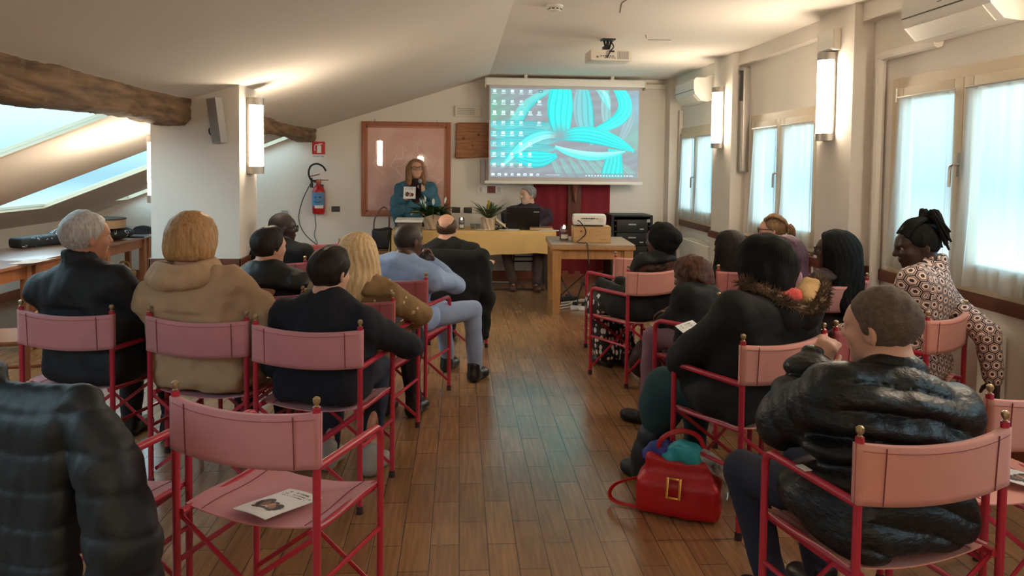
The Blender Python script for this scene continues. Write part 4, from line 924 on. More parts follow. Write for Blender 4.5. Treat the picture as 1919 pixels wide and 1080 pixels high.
by_knobs('c1',(-.88,2.43),(-.41,2.25),'empty pink director chair with a flyer on its seat','pink')
by_knobs('c0',(-1.53,2.44),(-1.05,2.28),'pink director chair under the draped dark padded jacket','pink')
by_knobs('c2',(-2.13,3.87),(-1.64,3.74),'pink director chair of the white-haired man in the navy jacket','pink')
by_knobs('c3',(-1.46,3.71),(-.97,3.58),'pink director chair of the woman in the camel cape','pink')
by_knobs('c4',(-.91,3.50),(-.43,3.37),'pink director chair of the boy in the navy sweatshirt','pink')
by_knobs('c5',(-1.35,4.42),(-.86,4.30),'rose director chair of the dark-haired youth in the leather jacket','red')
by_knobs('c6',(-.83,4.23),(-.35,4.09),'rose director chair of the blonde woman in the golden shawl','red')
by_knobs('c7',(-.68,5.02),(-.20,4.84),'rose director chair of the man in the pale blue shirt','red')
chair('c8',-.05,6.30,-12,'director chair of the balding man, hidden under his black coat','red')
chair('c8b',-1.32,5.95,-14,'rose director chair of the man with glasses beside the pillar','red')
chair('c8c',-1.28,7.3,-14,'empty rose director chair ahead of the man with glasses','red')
chair('c9',1.30,5.53,28,'salmon director chair of the girl in the fur-trimmed coat beside the aisle','salmon')
chair('c10',1.40,6.35,24,'empty salmon director chair next to the light wooden table','salmon')
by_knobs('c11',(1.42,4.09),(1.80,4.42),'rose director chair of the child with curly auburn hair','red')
by_knobs('c12',(1.17,3.06),(1.62,3.28),'salmon director chair of the woman in the black fur-hooded coat','salmon')
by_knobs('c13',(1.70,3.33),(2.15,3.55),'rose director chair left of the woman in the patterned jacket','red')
by_knobs('c14',(2.25,4.62),(2.68,4.86),'salmon director chair of the woman with long black hair','salmon')
by_knobs('c14b',(2.27,3.55),(2.67,3.85),'salmon director chair of the woman in the patterned jacket','salmon')
C15=by_knobs('c15',(1.07,1.95),(1.56,2.06),'salmon director chair of the boy in the black puffer jacket','salmon')
MB().box(-.262,-.238,.0,.045,.664,.6665).build('paper_tag',M['paper'],C15,False)
by_knobs('c16',(1.70,2.32),(2.18,2.46),'salmon director chair at the right picture edge with a white paper on it','salmon')
chair('c17',1.98,5.55,22,'director chair of the long-haired woman in black in the second right row','salmon')
chair('c18',2.50,6.05,25,'director chair of the woman with blonde braids by the window','salmon')
chair('c19',1.93,4.82,26,'director chair of the woman with purple and pink hair','salmon')
# ================================================================== people
SKN={'light':pbr('light_skin',(206,158,134),.55,var=.05,vscale=14),'tan':pbr('tanned_skin',(188,134,108),.55,var=.05,vscale=14),'dark':pbr('dark_skin',(84,54,42),.45,var=.06,vscale=14),'deep':pbr('deep_brown_skin',(58,38,32),.42,var=.06,vscale=14)}
def hairm(n,c,c2,rough=.5,s=70): return pbr(n,c,rough,c2=c2,vscale=s*1.6,stretch=(1,1,.07),bump=.45,bscale=s*3,spec=.25)
HM={'white':hairm('white_grey_hair',(150,146,144),(204,200,198)),'blond':hairm('honey_blond_hair',(150,112,74),(196,154,106)),'pale':hairm('pale_blonde_hair',(196,162,116),(228,200,156)),'dbrown':hairm('dark_brown_hair',(22,16,15),(38,28,24),.6),'black':hairm('black_hair',(9,8,9),(17,15,16),.85),'grey':hairm('grey_hair',(110,106,104),(150,146,142)),'auburn':hairm('auburn_curly_hair',(50,30,22),(92,58,40),.6,40),'brown':hairm('mid_brown_hair',(58,42,32),(88,66,50)),'redb':hairm('copper_brown_hair',(110,72,50),(160,122,90)),'braid':hairm('braided_dark_blonde_hair',(104,76,52),(164,130,94)),'purple':hairm('purple_brown_hair',(62,36,46),(96,58,74)),'pinkish':hairm('ashy_pink_hair',(150,110,118),(190,150,156)),'buzz':pbr('shaved_dark_stubble',(38,28,25),.6),'shortgrey':pbr('cropped_brown_grey_hair',(80,66,54),.8,c2=(108,92,78),vscale=60,bump=.6,bscale=220)}
CL={}
def cloth(n,c,rough=.85,**k): CL[n]=pbr(n,c,rough,**k)
cloth('navy_jacket',(14,19,29),.7,bump=.15,bscale=60); cloth('camel_wool',(178,148,118),.9,bump=.2,bscale=90,var=.05,vscale=4); cloth('navy_sweat',(15,18,32),.9,bump=.15,bscale=120)
cloth('black_leather_jacket',(16,19,24),.5,bump=.25,bscale=30); cloth('black_wool',(12,11,12),.9); cloth('gold_shawl',(120,92,60),.9,c2=(148,118,80),vscale=9,bump=.3,bscale=60); cloth('pale_blue_shirt',(142,166,204),.85,var=.06,vscale=5,bump=.15,bscale=60)
cloth('clerical_black',(16,16,18),.9); cloth('black_parka',(15,14,15),.85,bump=.15,bscale=50); cloth('black_puffer',(13,14,16),.46,spec=.45,bump=.7,bscale=30,stretch=(1,1,1.8)); cloth('teal_poncho',(54,96,116),.9,c2=(70,118,138),vscale=10,bump=.2,bscale=60); cloth('plum_jumper',(52,34,46),.9,bump=.2,bscale=90)
cloth('dark_trousers',(28,26,30),.9); cloth('navy_jeans',(26,32,52),.85,bump=.15,bscale=120); cloth('blue_grey_trousers',(138,154,186),.85,bump=.15,bscale=60); cloth('brown_trousers',(64,46,44),.9); cloth('plum_trousers',(112,78,92),.85); cloth('teal_skirt',(20,58,62),.85)
cloth('brown_knit',(60,44,40),.9); cloth('pink_top',(186,70,96),.8); cloth('stocking',(166,112,84),.6); cloth('black_shoe',(20,18,18),.4); cloth('brown_shoe',(72,46,36),.5); cloth('grey_shoe',(150,146,142),.7); cloth('dark_puff',(20,26,34),.55,bump=.2,bscale=40); cloth('grey_coat',(66,62,62),.9)
def hexmat():
    m=bpy.data.materials.new('brown_white_hexagon_print'); m.use_nodes=True; nt=m.node_tree; N=nt.nodes; b=N['Principled BSDF']; b.inputs['Roughness'].default_value=.8
    at=N.new('ShaderNodeAttribute'); at.attribute_name='cloth_uv'; sp=N.new('ShaderNodeSeparateXYZ'); nt.links.new(at.outputs['Vector'],sp.inputs[0])
    mt=lambda *a:math_node(nt,*a); S=.050
    u=mt('DIVIDE',sp.outputs[0],S); v=mt('DIVIDE',sp.outputs[1],S)
    def cell(ox,oy):
        # hexagons with flat sides left/right: lattice 1 x sqrt3
        x=mt('SUBTRACT',mt('FLOORED_MODULO',mt('ADD',u,ox),1.0),.5); y=mt('SUBTRACT',mt('FLOORED_MODULO',mt('ADD',v,oy),1.7320508),.8660254)
        ax=mt('ABSOLUTE',x); ay=mt('ABSOLUTE',y); return mt('MAXIMUM',ax,mt('ADD',mt('MULTIPLY',ax,.5),mt('MULTIPLY',ay,.8660254)))
    h=mt('MINIMUM',cell(0,0),cell(.5,.8660254)) # 0 centre .. .5 edge
    r=N.new('ShaderNodeValToRGB'); r.color_ramp.interpolation='CONSTANT'; e=r.color_ramp.elements
    br=lin((52,32,32)); wh=lin((226,204,196))
    e[0].position=0; e[0].color=br; e[1].position=.155; e[1].color=wh
    for p,c in ((.315,br),(.385,wh),(.435,br)): q=e.new(p); q.color=c
    nt.links.new(h,r.inputs[0]); nt.links.new(r.outputs[0],b.inputs['Base Color']); return m
CL['hex_print']=hexmat()
def dotmat():
    m=bpy.data.materials.new('black_white_spotted_cloth'); m.use_nodes=True; nt=m.node_tree; N=nt.nodes; b=N['Principled BSDF']; tc=N.new('ShaderNodeTexCoord'); v=N.new('ShaderNodeTexVoronoi'); v.inputs['Scale'].default_value=26; v.inputs['Randomness'].default_value=.5
    mp=N.new('ShaderNodeMapping'); mp.inputs['Scale'].default_value=(1.2,1.2,.7); nt.links.new(tc.outputs['Object'],mp.inputs[0]); nt.links.new(mp.outputs[0],v.inputs['Vector']); r=N.new('ShaderNodeValToRGB'); r.color_ramp.elements[0].position=.36; r.color_ramp.elements[0].color=lin((214,206,204)); r.color_ramp.elements[1].position=.41; r.color_ramp.elements[1].color=lin((20,18,20)); nt.links.new(v.outputs['Distance'],r.inputs[0]); nt.links.new(r.outputs[0],b.inputs['Base Color']); return m
CL['spots']=dotmat()
def shawlmat():
    m=CL['gold_shawl']; nt=m.node_tree; N=nt.nodes; b=N['Principled BSDF']; tc=N.new('ShaderNodeTexCoord'); v=N.new('ShaderNodeTexVoronoi'); v.inputs['Scale'].default_value=17
    w=N.new('ShaderNodeTexNoise'); w.inputs['Scale'].default_value=30; nt.links.new(tc.outputs['Object'],w.inputs['Vector']); d=math_node(nt,'ADD',v.outputs['Distance'],math_node(nt,'MULTIPLY',w.outputs['Fac'],.22)); nt.links.new(tc.outputs['Object'],v.inputs['Vector'])
    g=math_node(nt,'LESS_THAN',d,.27); old=b.inputs['Base Color'].links[0].from_socket; mx=N.new('ShaderNodeMix'); mx.data_type='RGBA'; nt.links.new(g,mx.inputs[0]); nt.links.new(old,mx.inputs[6]); mx.inputs[7].default_value=lin((206,178,134)); nt.links.new(mx.outputs[2],b.inputs['Base Color'])
shawlmat()
M['eyew']=pbr('eye_white',(176,168,162),.35); M['iris']=pbr('dark_iris',(40,26,20),.2); M['gframe']=pbr('spectacle_frame',(18,16,18),.35); M['fur']=pbr('brown_fur',(70,54,42),.95,c2=(122,98,74),vscale=14); M['furd']=pbr('dark_brown_fur',(48,36,30),.95,c2=(78,60,48),vscale=14)
def rotz(a): c,s=math.cos(a),math.sin(a); return np.array([[c,-s,0],[s,c,0],[0,0,1.]])
def rotx(a): c,s=math.cos(a),math.sin(a); return np.array([[1,0,0],[0,c,-s],[0,s,c]])
def roty(a): c,s=math.cos(a),math.sin(a); return np.array([[c,0,s],[0,1,0],[-s,0,c]])
nrm=lambda v:np.array(v,float)/np.linalg.norm(v)
def hand(S,w,d,n,side,curl,sc=1.0,spread=1.0,grip=None):
    """w wrist, d pointing along the hand, n out of the back of the hand, side +1 = thumb on +across"""
    d=nrm(d); n=np.array(n,float); n=nrm(n-d*(n@d)); a=np.cross(d,n); w=np.array(w,float); Rm=np.stack([a,d,n],1)
    S.el(w+d*.05*sc,(.040*sc,.056*sc,.017*sc),Rm,.012); S.rc(w-d*.03,w+d*.03*sc,.026*sc,.026*sc,.02)
    for i,(x,L) in enumerate(zip((.029,.010,-.010,-.028),(.072,.080,.074,.058))):
        x*=side; p=w+d*.088*sc+a*x*sc+n*.002; dd=nrm(d+a*x*3*spread); ang=0; r=.0095*sc
        for j,(fl,cv) in enumerate(((.45,.8),(.32,1.15),(.25,.7))):
            ang+=cv*curl*(1+.12*i); q=p+(dd*math.cos(ang)-n*math.sin(ang))*L*fl*sc; S.rc(p,q,r,r*.92,.006 if j else .012); p=q; r*=.92
    p=w+d*.028*sc+a*side*.030*sc-n*.004; q=p+nrm(d*.75+a*side*.8-n*.45)*.04*sc; S.rc(p,q,.0135*sc,.0115*sc,.014); q2=q+nrm(d*1.0+a*side*(.35-.5*curl)-n*(.3+.5*curl))*.032*sc; S.rc(q,q2,.011*sc,.009*sc,.005)
def head_prims(S,c,Rh,s,female=False,child=False):
    P=lambda x,y,z:np.array(c)+Rh@(np.array([x,y,z])*s)
    V=lambda *r:tuple(q*s for q in r)
    S.el(P(0,-.012,.030),V(.075,.094,.085),Rh,.02)
    S.el(P(0,.030,-.045),V(.056,.056,.066),Rh,.04*s); S.el(P(0,.058,-.088),V(.026,.024,.020),Rh,.03*s)
    S.el(P(0,.062,.030),V(.050,.028,.034),Rh,.03*s)
    for sx in (-1,1):
        S.el(P(sx*.036,.058,-.022),V(.024,.022,.022),Rh,.02*s)
        S.el(P(sx*.031,.090,.006),V(.017,.014,.011),Rh,.012*s,sub=True)
        Re=Rh@rotz(sx*.35)@roty(sx*.15); S.el(P(sx*.076,-.012,-.008),V(.010,.021,.031),Re,.006); S.el(P(sx*.083,-.006,-.004),V(.005,.011,.018),Re,.004,sub=True)
        S.rc(P(sx*.015,.094,.020),P(sx*.046,.078,.022),.007*s,.006*s,.012*s)
        S.el(P(sx*.012,.094,-.024),V(.009,.010,.008),Rh,.008*s)
    S.rc(P(0,.090,.016),P(0,.110,-.021),.0085*s,.0115*s,.014*s)
    S.el(P(0,.090,-.047),V(.022,.010,.006),Rh,.006*s); S.el(P(0,.088,-.058),V(.019,.010,.007),Rh,.006*s); S.rc(P(-.018,.096,-.0525),P(.018,.096,-.0525),.0028*s,.0028*s,.004*s,sub=True)
def eyes(par,c,Rh,s):
    for sx in (-1,1):
        e=np.array(c)+Rh@(np.array([sx*.031,.0745,.006])*s); f=Rh@np.array([0,1.,0]); b=MB(); b.sphere(tuple(e),.0118*s,10); b.sphere(tuple(e+f*.0070*s),.0062*s,8,mi=1); b.build('eye',[M['eyew'],M['iris']],par,world=True)
def glasses(par,c,Rh,s,mat=None,big=1.0):
    b=MB(); P=lambda x,y,z:Vector(np.array(c)+Rh@(np.array([x,y,z])*s))
    for sx in (-1,1):
        b.tube([P(sx*.034+.027*big*math.cos(a),.107-.012*abs(sx*.034+.027*math.cos(a))/.06,.004+.021*big*math.sin(a)) for a in np.linspace(0,2*math.pi,20,endpoint=False)],.0026*s,6,closed=True)
        b.tube([P(sx*.060,.100,.010),P(sx*.077,.07,.012),P(sx*.083,.0,.012),P(sx*.083,-.02,.0)],.0024*s,6)
    b.tube([P(-.008,.108,.010),P(0,.112,.013),P(.008,.108,.010)],.0026*s,6)
    b.build('glasses',mat or M['gframe'],par,world=True)
def fur(par,path,rad,ln,n,mat,seed,name='fur_trim'):
    r=np.random.RandomState(seed); b=MB(); P=spline(path,10); b.tube(P,rad,10)
    for k in range(n):
        i=r.randint(0,len(P)-1); t=(P[min(i+1,len(P)-1)]-P[max(i-1,0)]).normalized(); u=t.orthogonal().normalized(); w=t.cross(u); a=r.uniform(0,6.28); d=(u*math.cos(a)+w*math.sin(a)+t*r.uniform(-.5,.5)).normalized(); c=P[i]+t*r.uniform(-.01,.01)+d*rad*.8; L=ln*r.uniform(.5,1.2); s=d.cross(t).normalized()*.0035
        b.add([c-s,c+s,c+t*.004,c+d*L+t*r.uniform(-.4,.4)*L],[(0,1,3),(1,2,3),(2,0,3)])
    return b.build(name,mat,par,False,world=True)
def hair(par,kind,c,Rh,s,mat,h,seed=1):
    S=Sculpt(); P=lambda x,y,z:np.array(c)+Rh@(np.array([x,y,z])*s); V=lambda *r:tuple(q*s for q in r); loc=lambda X:(X-np.array(c))@Rh/s
    nz=wob(seed,.0022,70,(1,1,.35)); nz2=wob(seed+4,.004,28)
    name='hair'
    def facecut(fy=.062,ey=.008,ez=-.01,nape=-.062,slope=.75):
        def f(X):
            q=loc(X); A=(q[:,1]-(ey+np.clip((q[:,2]-ez),-.03,.2)*slope))*.8     # in front of the hairline
            B=-(q[:,2]-(nape+np.clip(q[:,1]+.08,0,.12)*.55))                       # below nape / ear line
            return np.maximum(A,B)*s
        S.cut(f)
    if kind in ('short','crew','grey_short','buzz','curly_short'):
        t={'short':.014,'crew':.009,'grey_short':.012,'buzz':.004,'curly_short':.02}[kind]
        S.el(P(0,-.013,.030),V(.075+t,.094+t,.085+t),Rh,.02)
        if kind=='short': S.el(P(0,.03,.098),V(.05,.055,.03),Rh,.03)
        facecut(nape=-.078 if kind=='short' else -.084,slope=.78)
        S.disp=(lambda X:nz(X)+nz2(X)) if kind!='buzz' else None
    elif kind=='fringe':   # bald crown, hair round the sides
        S.el(P(0,-.014,.022),V(.085,.104,.086),Rh,.02); facecut(nape=-.105); S.el(P(0,-.05,.10),V(.060,.118,.092),Rh,.012,True); S.disp=nz
    elif kind=='bob':
        S.el(P(0,-.015,.035),V(.098,.112,.098),Rh,.03); S.el(P(0,-.035,-.03),V(.105,.092,.075),Rh,.05)
        S.cut(lambda X:np.maximum((loc(X)[:,1]-.05-np.clip(loc(X)[:,2]-.03,0,.1)*.5)*s,-(loc(X)[:,2]+.092+.2*loc(X)[:,1])*s)); rid=lambda X:.0012*np.sin(np.arctan2(loc(X)[:,0],-loc(X)[:,1]+.02)*34+2*np.sin(loc(X)[:,2]*30)); S.disp=lambda X:rid(X)+nz(X)
    elif kind in ('long','long_wavy','long_fall'):
        L={'long':-.30,'long_wavy':-.24,'long_fall':-.40}[kind]; wd=1.0 if kind!='long_fall' else 1.25
        S.el(P(0,-.015,.034),V(.094,.112,.097),Rh,.03)
        S.rc(P(0,-.055,-.02),P(0,-.075,L*.6),.085*s*wd,.078*s*wd,.06); 
        for sx in (-1,1): S.rc(P(sx*.06,-.03,-.01),P(sx*.085*wd,-.05,L*.75),.05*s*wd,.045*s*wd,.05); S.rc(P(sx*.07,.02,.0),P(sx*.09,.03,L*.55),.024*s,.03*s,.03)
        S.rc(P(.02,-.085,L*.5),P(.01,-.085,L),.07*s,.045*s,.05)
        S.cut(lambda X:np.maximum((loc(X)[:,1]-.055-np.clip(loc(X)[:,2]-.05,0,.1)*.4-.35*np.clip(np.abs(loc(X)[:,0])-.06,0,.05))*s,-9)); am=.0035 if kind=='long_wavy' else .0022
        rid=lambda X:am*np.sin(np.arctan2(loc(X)[:,0],-loc(X)[:,1]+.02)*30+2.5*np.sin(loc(X)[:,2]*22)); S.disp=lambda X:rid(X)+nz(X)
    elif kind=='big':      # large rounded dark hair / knitted look
        S.el(P(0,-.02,.03),V(.125,.13,.115),Rh,.03); S.el(P(0,-.04,-.06),V(.115,.095,.085),Rh,.06)
        S.cut(lambda X:(loc(X)[:,1]-.05-np.clip(loc(X)[:,2]-.03,0,.1)*.5)*s); S.disp=lambda X:nz(X)+nz2(X)*1.6
    elif kind=='curly':
        S.el(P(0,-.02,.03),V(.105,.12,.105),Rh,.03); S.el(P(0,-.04,-.05),V(.1,.085,.075),Rh,.05); facecut(nape=-.12,slope=.7); w3=wob(seed,.008,60); S.disp=lambda X:w3(X)+nz2(X)
    elif kind=='bunhood':
        S.el(P(0,-.02,.032),V(.092,.11,.098),Rh,.03); S.el(P(.0,-.10,.03),V(.06,.06,.055),Rh,.03); S.rc(P(0,-.05,-.03),P(0,-.06,-.1),.07*s,.05*s,.04); S.cut(lambda X:(loc(X)[:,1]-.045-np.clip(loc(X)[:,2]-.03,0,.1)*.5)*s); S.disp=lambda X:nz(X)+nz2(X)
    elif kind in ('locs','braids'):
        S.el(P(0,-.013,.030),V(.084,.102,.094),Rh,.02); facecut(nape=-.05,slope=.72)
        rid=lambda X:.003*np.sin(loc(X)[:,0]*230+3*np.sin(loc(X)[:,1]*20)); S.disp=lambda X:rid(X)+nz(X)
    o=sculpt(name,S,h,mat,par,1)
    r=np.random.RandomState(seed)
    if kind=='locs':
        b=MB()
        for k in range(60):
            a=r.uniform(-2.2,2.2); q=r.rand(); st=P(.045*math.sin(a)*q,-.045-.03*r.rand(),.115); m=P(.062*math.sin(a),-.075-.05*abs(math.cos(a))*r.rand(),.135+.03*r.rand()); e=P(.078*math.sin(a)+r.uniform(-.01,.01),-.098-.035*r.rand(),.055-.10*r.rand()*q); b.tube(spline([st,m,e],5),[.0085*s]*9+[.007*s,.005*s],6)
        for k in range(12):
            x=-.066+.012*k; b.tube(spline([P(x,.058,.08-x*x*3),P(x*1.05,.01,.128-x*x*4),P(x*.7,-.05,.130)],5),.0085*s,6)
        b.build('locks',mat,par,world=True)
    if kind=='braids':
        b=MB()
        for k in range(11):
            x=-.075+.015*k; pts=[P(x*.9,.055,.085-.4*x*x),P(x,.0,.127-2.5*x*x),P(x*.9,-.07,.10-2*x*x),P(x*.5,-.112,.035),P(x*.3,-.115,-.04)]
            b.tube(spline(pts,6),[.0085*s*(1+.25*math.sin(i*1.9)) for i in range(25)],7)
        b.tube(spline([P(0,-.11,.04),P(0,-.14,.0),P(.02,-.13,-.12)],6),.03*s,8); b.build('braid',mat,par,world=True)
    if kind=='long_fall':
        b=MB()
        for k in range(9): x=-.06+.015*k; b.tube(spline([P(x,-.10,-.2),P(x*1.1,-.11,-.36),P(x*1.2+.02*math.sin(k),-.10,-.46-.04*r.rand())],5),[.018*s]*6+[.01*s]*4+[.003*s],6)
        b.build('hair_strands',mat,par,world=True)
    return o
def person(label,key=None,base=None,rz=0,head=None,hyaw=0,hpitch=0,hroll=0,hs=1.0,sw=.36,bulk=1.0,skin='light',h=.01,top='black_wool',kind='jacket',quilt=None,bottom='dark_trousers',shoe='black_shoe',
           hr=('short','dbrown'),specs=False,armL='lap',armR='lap',legs='sit',collar=.05,hem=0,folds=.006,stand=False,back=-.178,seed=1,hands=(.35,.35),group='audience in the director chairs',rest=True,sleeve='full',hip=None,belly=1.0,skirt=None,topcut=None,leg_r=1.0,arms=1.0):
    if key: x,y,rz=SEATS[key]; base=(x,y)
    Rz=rotz(R(rz)); B=np.array([base[0],base[1],0.]); W=lambda p:B+Rz@np.array(p,float); Ld=lambda X:(X-B)@Rz
    hd=Ld(np.array(head,float)) if head is not None else np.array([0,-.03,1.15])
    Rh=rotz(R(rz+hyaw))@rotx(R(hpitch))@roty(R(hroll)); Rhl=Rz.T@Rh
    H0=np.array(hip if hip is not None else ((0,-.02,.545) if not stand else (0,0,.88)),float)
    N=hd+Rhl@np.array([0,-.035,-.10])*hs+np.array([0,-.012,-.028])
    ax=N-H0; L=np.linalg.norm(ax); up=ax/L; fx=np.array([1.,0,0]); fx=nrm(fx-up*(fx@up)); fy=np.cross(up,fx); RT=np.stack([fx,fy,up],1)
    T=lambda t,x=0,y=0:H0+ax*t+fx*x+fy*y
    Sh=[T(.795,-sw/2,-.012),T(.795,sw/2,-.012)]
    ua,fa=.29*arms,.25*arms
    def arm(spec,i):
        sg=-1 if i==0 else 1; s=Sh[i]
        if isinstance(spec,str):
            if spec=='lap': e=s+np.array([sg*.055,.09,-.25]); w=np.array([sg*.09,.30,.66])
            elif spec=='down': e=s+np.array([sg*.05,.02,-.27]); w=s+np.array([sg*.03,.16,-.44])
            elif spec=='rest': e=s+np.array([sg*.07,.04,-.24]); w=np.array([sg*.26,.25,.70])
            elif spec=='fold': e=s+np.array([sg*.075,.07,-.24]); w=np.array([-sg*.07,.24,.74])
            d=nrm(np.array([-sg*.25,1,-.35])) if spec=='lap' else nrm(w-e+np.array([-sg*.03,0,-.03])); n=np.array([0,.3,1.])
            return s,e,w,d,n
        if spec[0]=='w': spec=[Ld(np.array(spec[1],float)),Ld(np.array(spec[2],float))]+[Rz.T@np.array(q,float) for q in spec[3:]]
        e,w=np.array(spec[0],float),np.array(spec[1],float); d=np.array(spec[2],float) if len(spec)>2 else nrm(w-e); n=np.array(spec[3],float) if len(spec)>3 else np.array([0,.3,1.]); return s,e,w,d,n
    A=[arm(armL,0),arm(armR,1)]
    if isinstance(legs,str):
        if legs=='sit': lg=[((-.10,.40,.51),(-.11,.40,.085)),((.10,.40,.51),(.12,.43,.085))]
        elif legs=='back': lg=[((-.10,.38,.50),(-.10,.22,.085)),((.10,.38,.50),(.10,.20,.085))]
        elif legs=='out': lg=[((-.12,.42,.50),(-.14,.62,.085)),((.12,.42,.50),(.16,.50,.085))]
        elif legs=='stand': lg=[((-.09,.02,.46),(-.09,0,.085)),((.09,.03,.46),(.10,.02,.085))]
    else: lg=legs if legs[0]!='w' else None
    if legs and not isinstance(legs,str) and legs[0]=='w': lg=[(Ld(np.array(k,float)),Ld(np.array(a,float))) for k,a in legs[1:]]
    hpj=[H0+np.array([-.085,.02,-.02]),H0+np.array([.085,.02,-.02])]
    # ---- body: one continuous skin
    S=Sculpt(); head_prims(S,W(hd),Rh,hs)
    S.rc(W(hd+Rhl@np.array([0,-.028,-.05])*hs),W(N),.052*hs,.056*hs,.025); S.rc(W(N),W(T(.88)),.058,.07,.04)
    S.el(W(T(.70)),(.125*bulk*sw/.36,.08,.16),Rz@RT,.05).el(W(T(.3)),(.115*bulk,.08,.14),Rz@RT,.05).el(W(H0),(.12*bulk,.095,.085),Rz,.05)
    for i,(s,e,w,d,n) in enumerate(A):
        S.rc(W(T(.84)),W(s),.05,.045,.03).rc(W(s),W(e),.042,.034,.02).rc(W(e),W(w),.034,.024,.015)
        hand(S,W(w),Rz@d,Rz@n,1 if i==0 else -1,hands[i],.98 if not hs<.93 else .85)
    for (k,a),q in zip(lg,hpj): S.rc(W(q),W(k),.065*leg_r,.05*leg_r,.03).rc(W(k),W(a),.048*leg_r,.034*leg_r,.02).rc(W(a),W(np.array(a)+(0,.07,-.05)),.03,.02,.02)
    body=sculpt('person',S,h,SKN[skin],None,1,loc=B); tag(body,label,'person',group)
    eyes(body,W(hd),Rh,hs)
    # ---- upper garment
    ch=max(h,.0065 if quilt else .009); G=Sculpt(); b=bulk; gq=quilt
    if gq:
        n=max(2,int(L*.95/.085))
        for k in range(n):
            t=.02+.86*(k+.5)/n; wx=(.175+.02*math.sin(math.pi*t))*b*(sw/.36); G.el(W(T(t,0,.0)),(wx,.125*b,.062),Rz@RT,.018)
        G.el(W(T(.45)),(.155*b*sw/.36,.11*b,.26),Rz@RT,.03)
    else:
        G.el(W(T(.68,0,.0)),(.165*b*sw/.36,.112*b,.19),Rz@RT,.05).el(W(T(.3,0,.01)),(.165*b*belly,.125*b*belly,.18),Rz@RT,.06).el(W(H0+(0,0,-.0)),(.178*b,.140,.098),Rz,.05)
    G.rc(W(Sh[0]),W(Sh[1]),.066*b,.066*b,.05); G.rc(W(N-up*.015),W(T(.80,-sw*.34)),.064,.060,.05).rc(W(N-up*.015),W(T(.80,sw*.34)),.064,.060,.05)
    if rest and not stand: G.bx(W(H0+np.array([0,-.025,-.015])),(.188*b,.14,.088),Rz,.08,.07)
    for i,(s,e,w,d,n) in enumerate(A):
        r0=.063*b; qq=(.075,.012,0) if gq else None
        we=w-(nrm(w-e))*.008
        G.rc(W(s),W(e),r0,.056*b,.04,qq).rc(W(e),W(we),.056*b,.040*b if not gq else .046*b,.02,qq)
    if collar: 
        for k in range(12):
            a=k*math.pi/6; p=lambda z,rr:W(N+np.array([math.cos(a)*rr,math.sin(a)*rr*.95+.006,z])); G.rc(p(-.03,.068),p(collar-.03,.066),.017,.014,.02)
    if hem:
        G.el(W(H0+np.array([0,.09,-.005])),(.20*b,.23,.10+.0*hem),Rz,.06)
        for (k,a),q in zip(lg,hpj): G.rc(W(q),W(np.array(q)*(1-hem)+np.array(k)*hem),.098*b,.088*b,.05)
    w1=wob(seed,folds,17); w2=wob(seed+7,folds*.5,42); w5=wob(seed+9,.022,9)
    if gq: G.disp=lambda X:w1(X)+w2(X)+(.010-.020*np.sqrt(np.abs(np.sin(math.pi*((Ld(X)@up)+w5(X))/.078))))*np.clip((.215-np.abs(Ld(X)[:,0]))/.05,0,1)
    else: G.disp=lambda X:w1(X)+w2(X)
    if rest and not stand:
        G.cut(lambda X:(lambda q:np.where((q[:,2]<.9)&(np.abs(q[:,0])<.262),-(q[:,1]-back+np.maximum(0,q[:,2]-.83)*1.5),-1.))(Ld(X)))
        G.cut(lambda X:(lambda q:.452-q[:,2]-np.where((q[:,1]>.24)|(np.abs(q[:,0])>.28),9,0))(Ld(X)))
    if topcut: G.cut(lambda X:topcut(Ld(X)))
    up_o=sculpt(kind,G,ch,CL[top],body,1 if gq else 2)
    if top=='hex_print':
        me=up_o.data; v=np.empty(len(me.vertices)*3,np.float32); me.vertices.foreach_get('co',v); v=v.reshape(-1,3)+B
        uv=np.zeros_like(v); q=Ld(v); segs=[(T(.0),T(.95),0)]+[(s,e,1+2*i) for i,(s,e,w,d,n) in enumerate(A)]+[(e,w,2+2*i) for i,(s,e,w,d,n) in enumerate(A)]
        D=[]
        for a_,b_,_i in segs:
            ba=b_-a_; t=np.clip((q-a_)@ba/(ba@ba),0,1); D.append(np.linalg.norm(q-a_-t[:,None]*ba,axis=1)-(.12 if _i==0 else .058))
        j=np.argmin(D,axis=0); off=[0]*5
        for idx_,(a_,b_,_i) in enumerate(segs):
            m_=j==idx_; ba=nrm(b_-a_); t=(q[m_]-a_)@ba; pr=q[m_]-a_-t[:,None]*ba
            e1=nrm(np.cross(ba,[0,1.,0])) if abs(ba[1])<.95 else np.array([1.,0,0]); e2=np.cross(ba,e1)
            if idx_==0: uv[m_,0]=pr@e1
            else: uv[m_,0]=np.arctan2(pr@e1,-(pr@e2))*.055
            uv[m_,1]=t+(0 if idx_<3 else np.linalg.norm(segs[idx_-2][1]-segs[idx_-2][0]))
        at=me.attributes.new('cloth_uv','FLOAT_VECTOR','POINT'); at.data.foreach_set('vector',uv.astype(np.float32).ravel())
    # ---- trousers and shoes
    if bottom:
        G=Sculpt(); G.el(W(H0+(0,.0,-.01)),(.165*b,.128,.088),Rz,.05)
        for (k,a),q in zip(lg,hpj): 
            aa=np.array(a)+(0,0,.02); G.rc(W(q),W(k),.088*leg_r,.066*leg_r,.05).rc(W(k),W(aa),.064*leg_r,.052*leg_r,.02)
        if skirt: 
            for (k,a),q in zip(lg,hpj): G.rc(W(q),W(k),.095,.085,.06); m=np.array(k)*(1-skirt)+np.array(a)*skirt; G.rc(W(k),W(m),.092,.105,.07)
        w3=wob(seed+2,.005,22); G.disp=lambda X:w3(X)
        if not stand: G.cut(lambda X:(lambda q:.445-q[:,2]-np.where(q[:,1]>.23,9,0))(Ld(X))); G.cut(lambda X:-(Ld(X)[:,1]-back-.012))
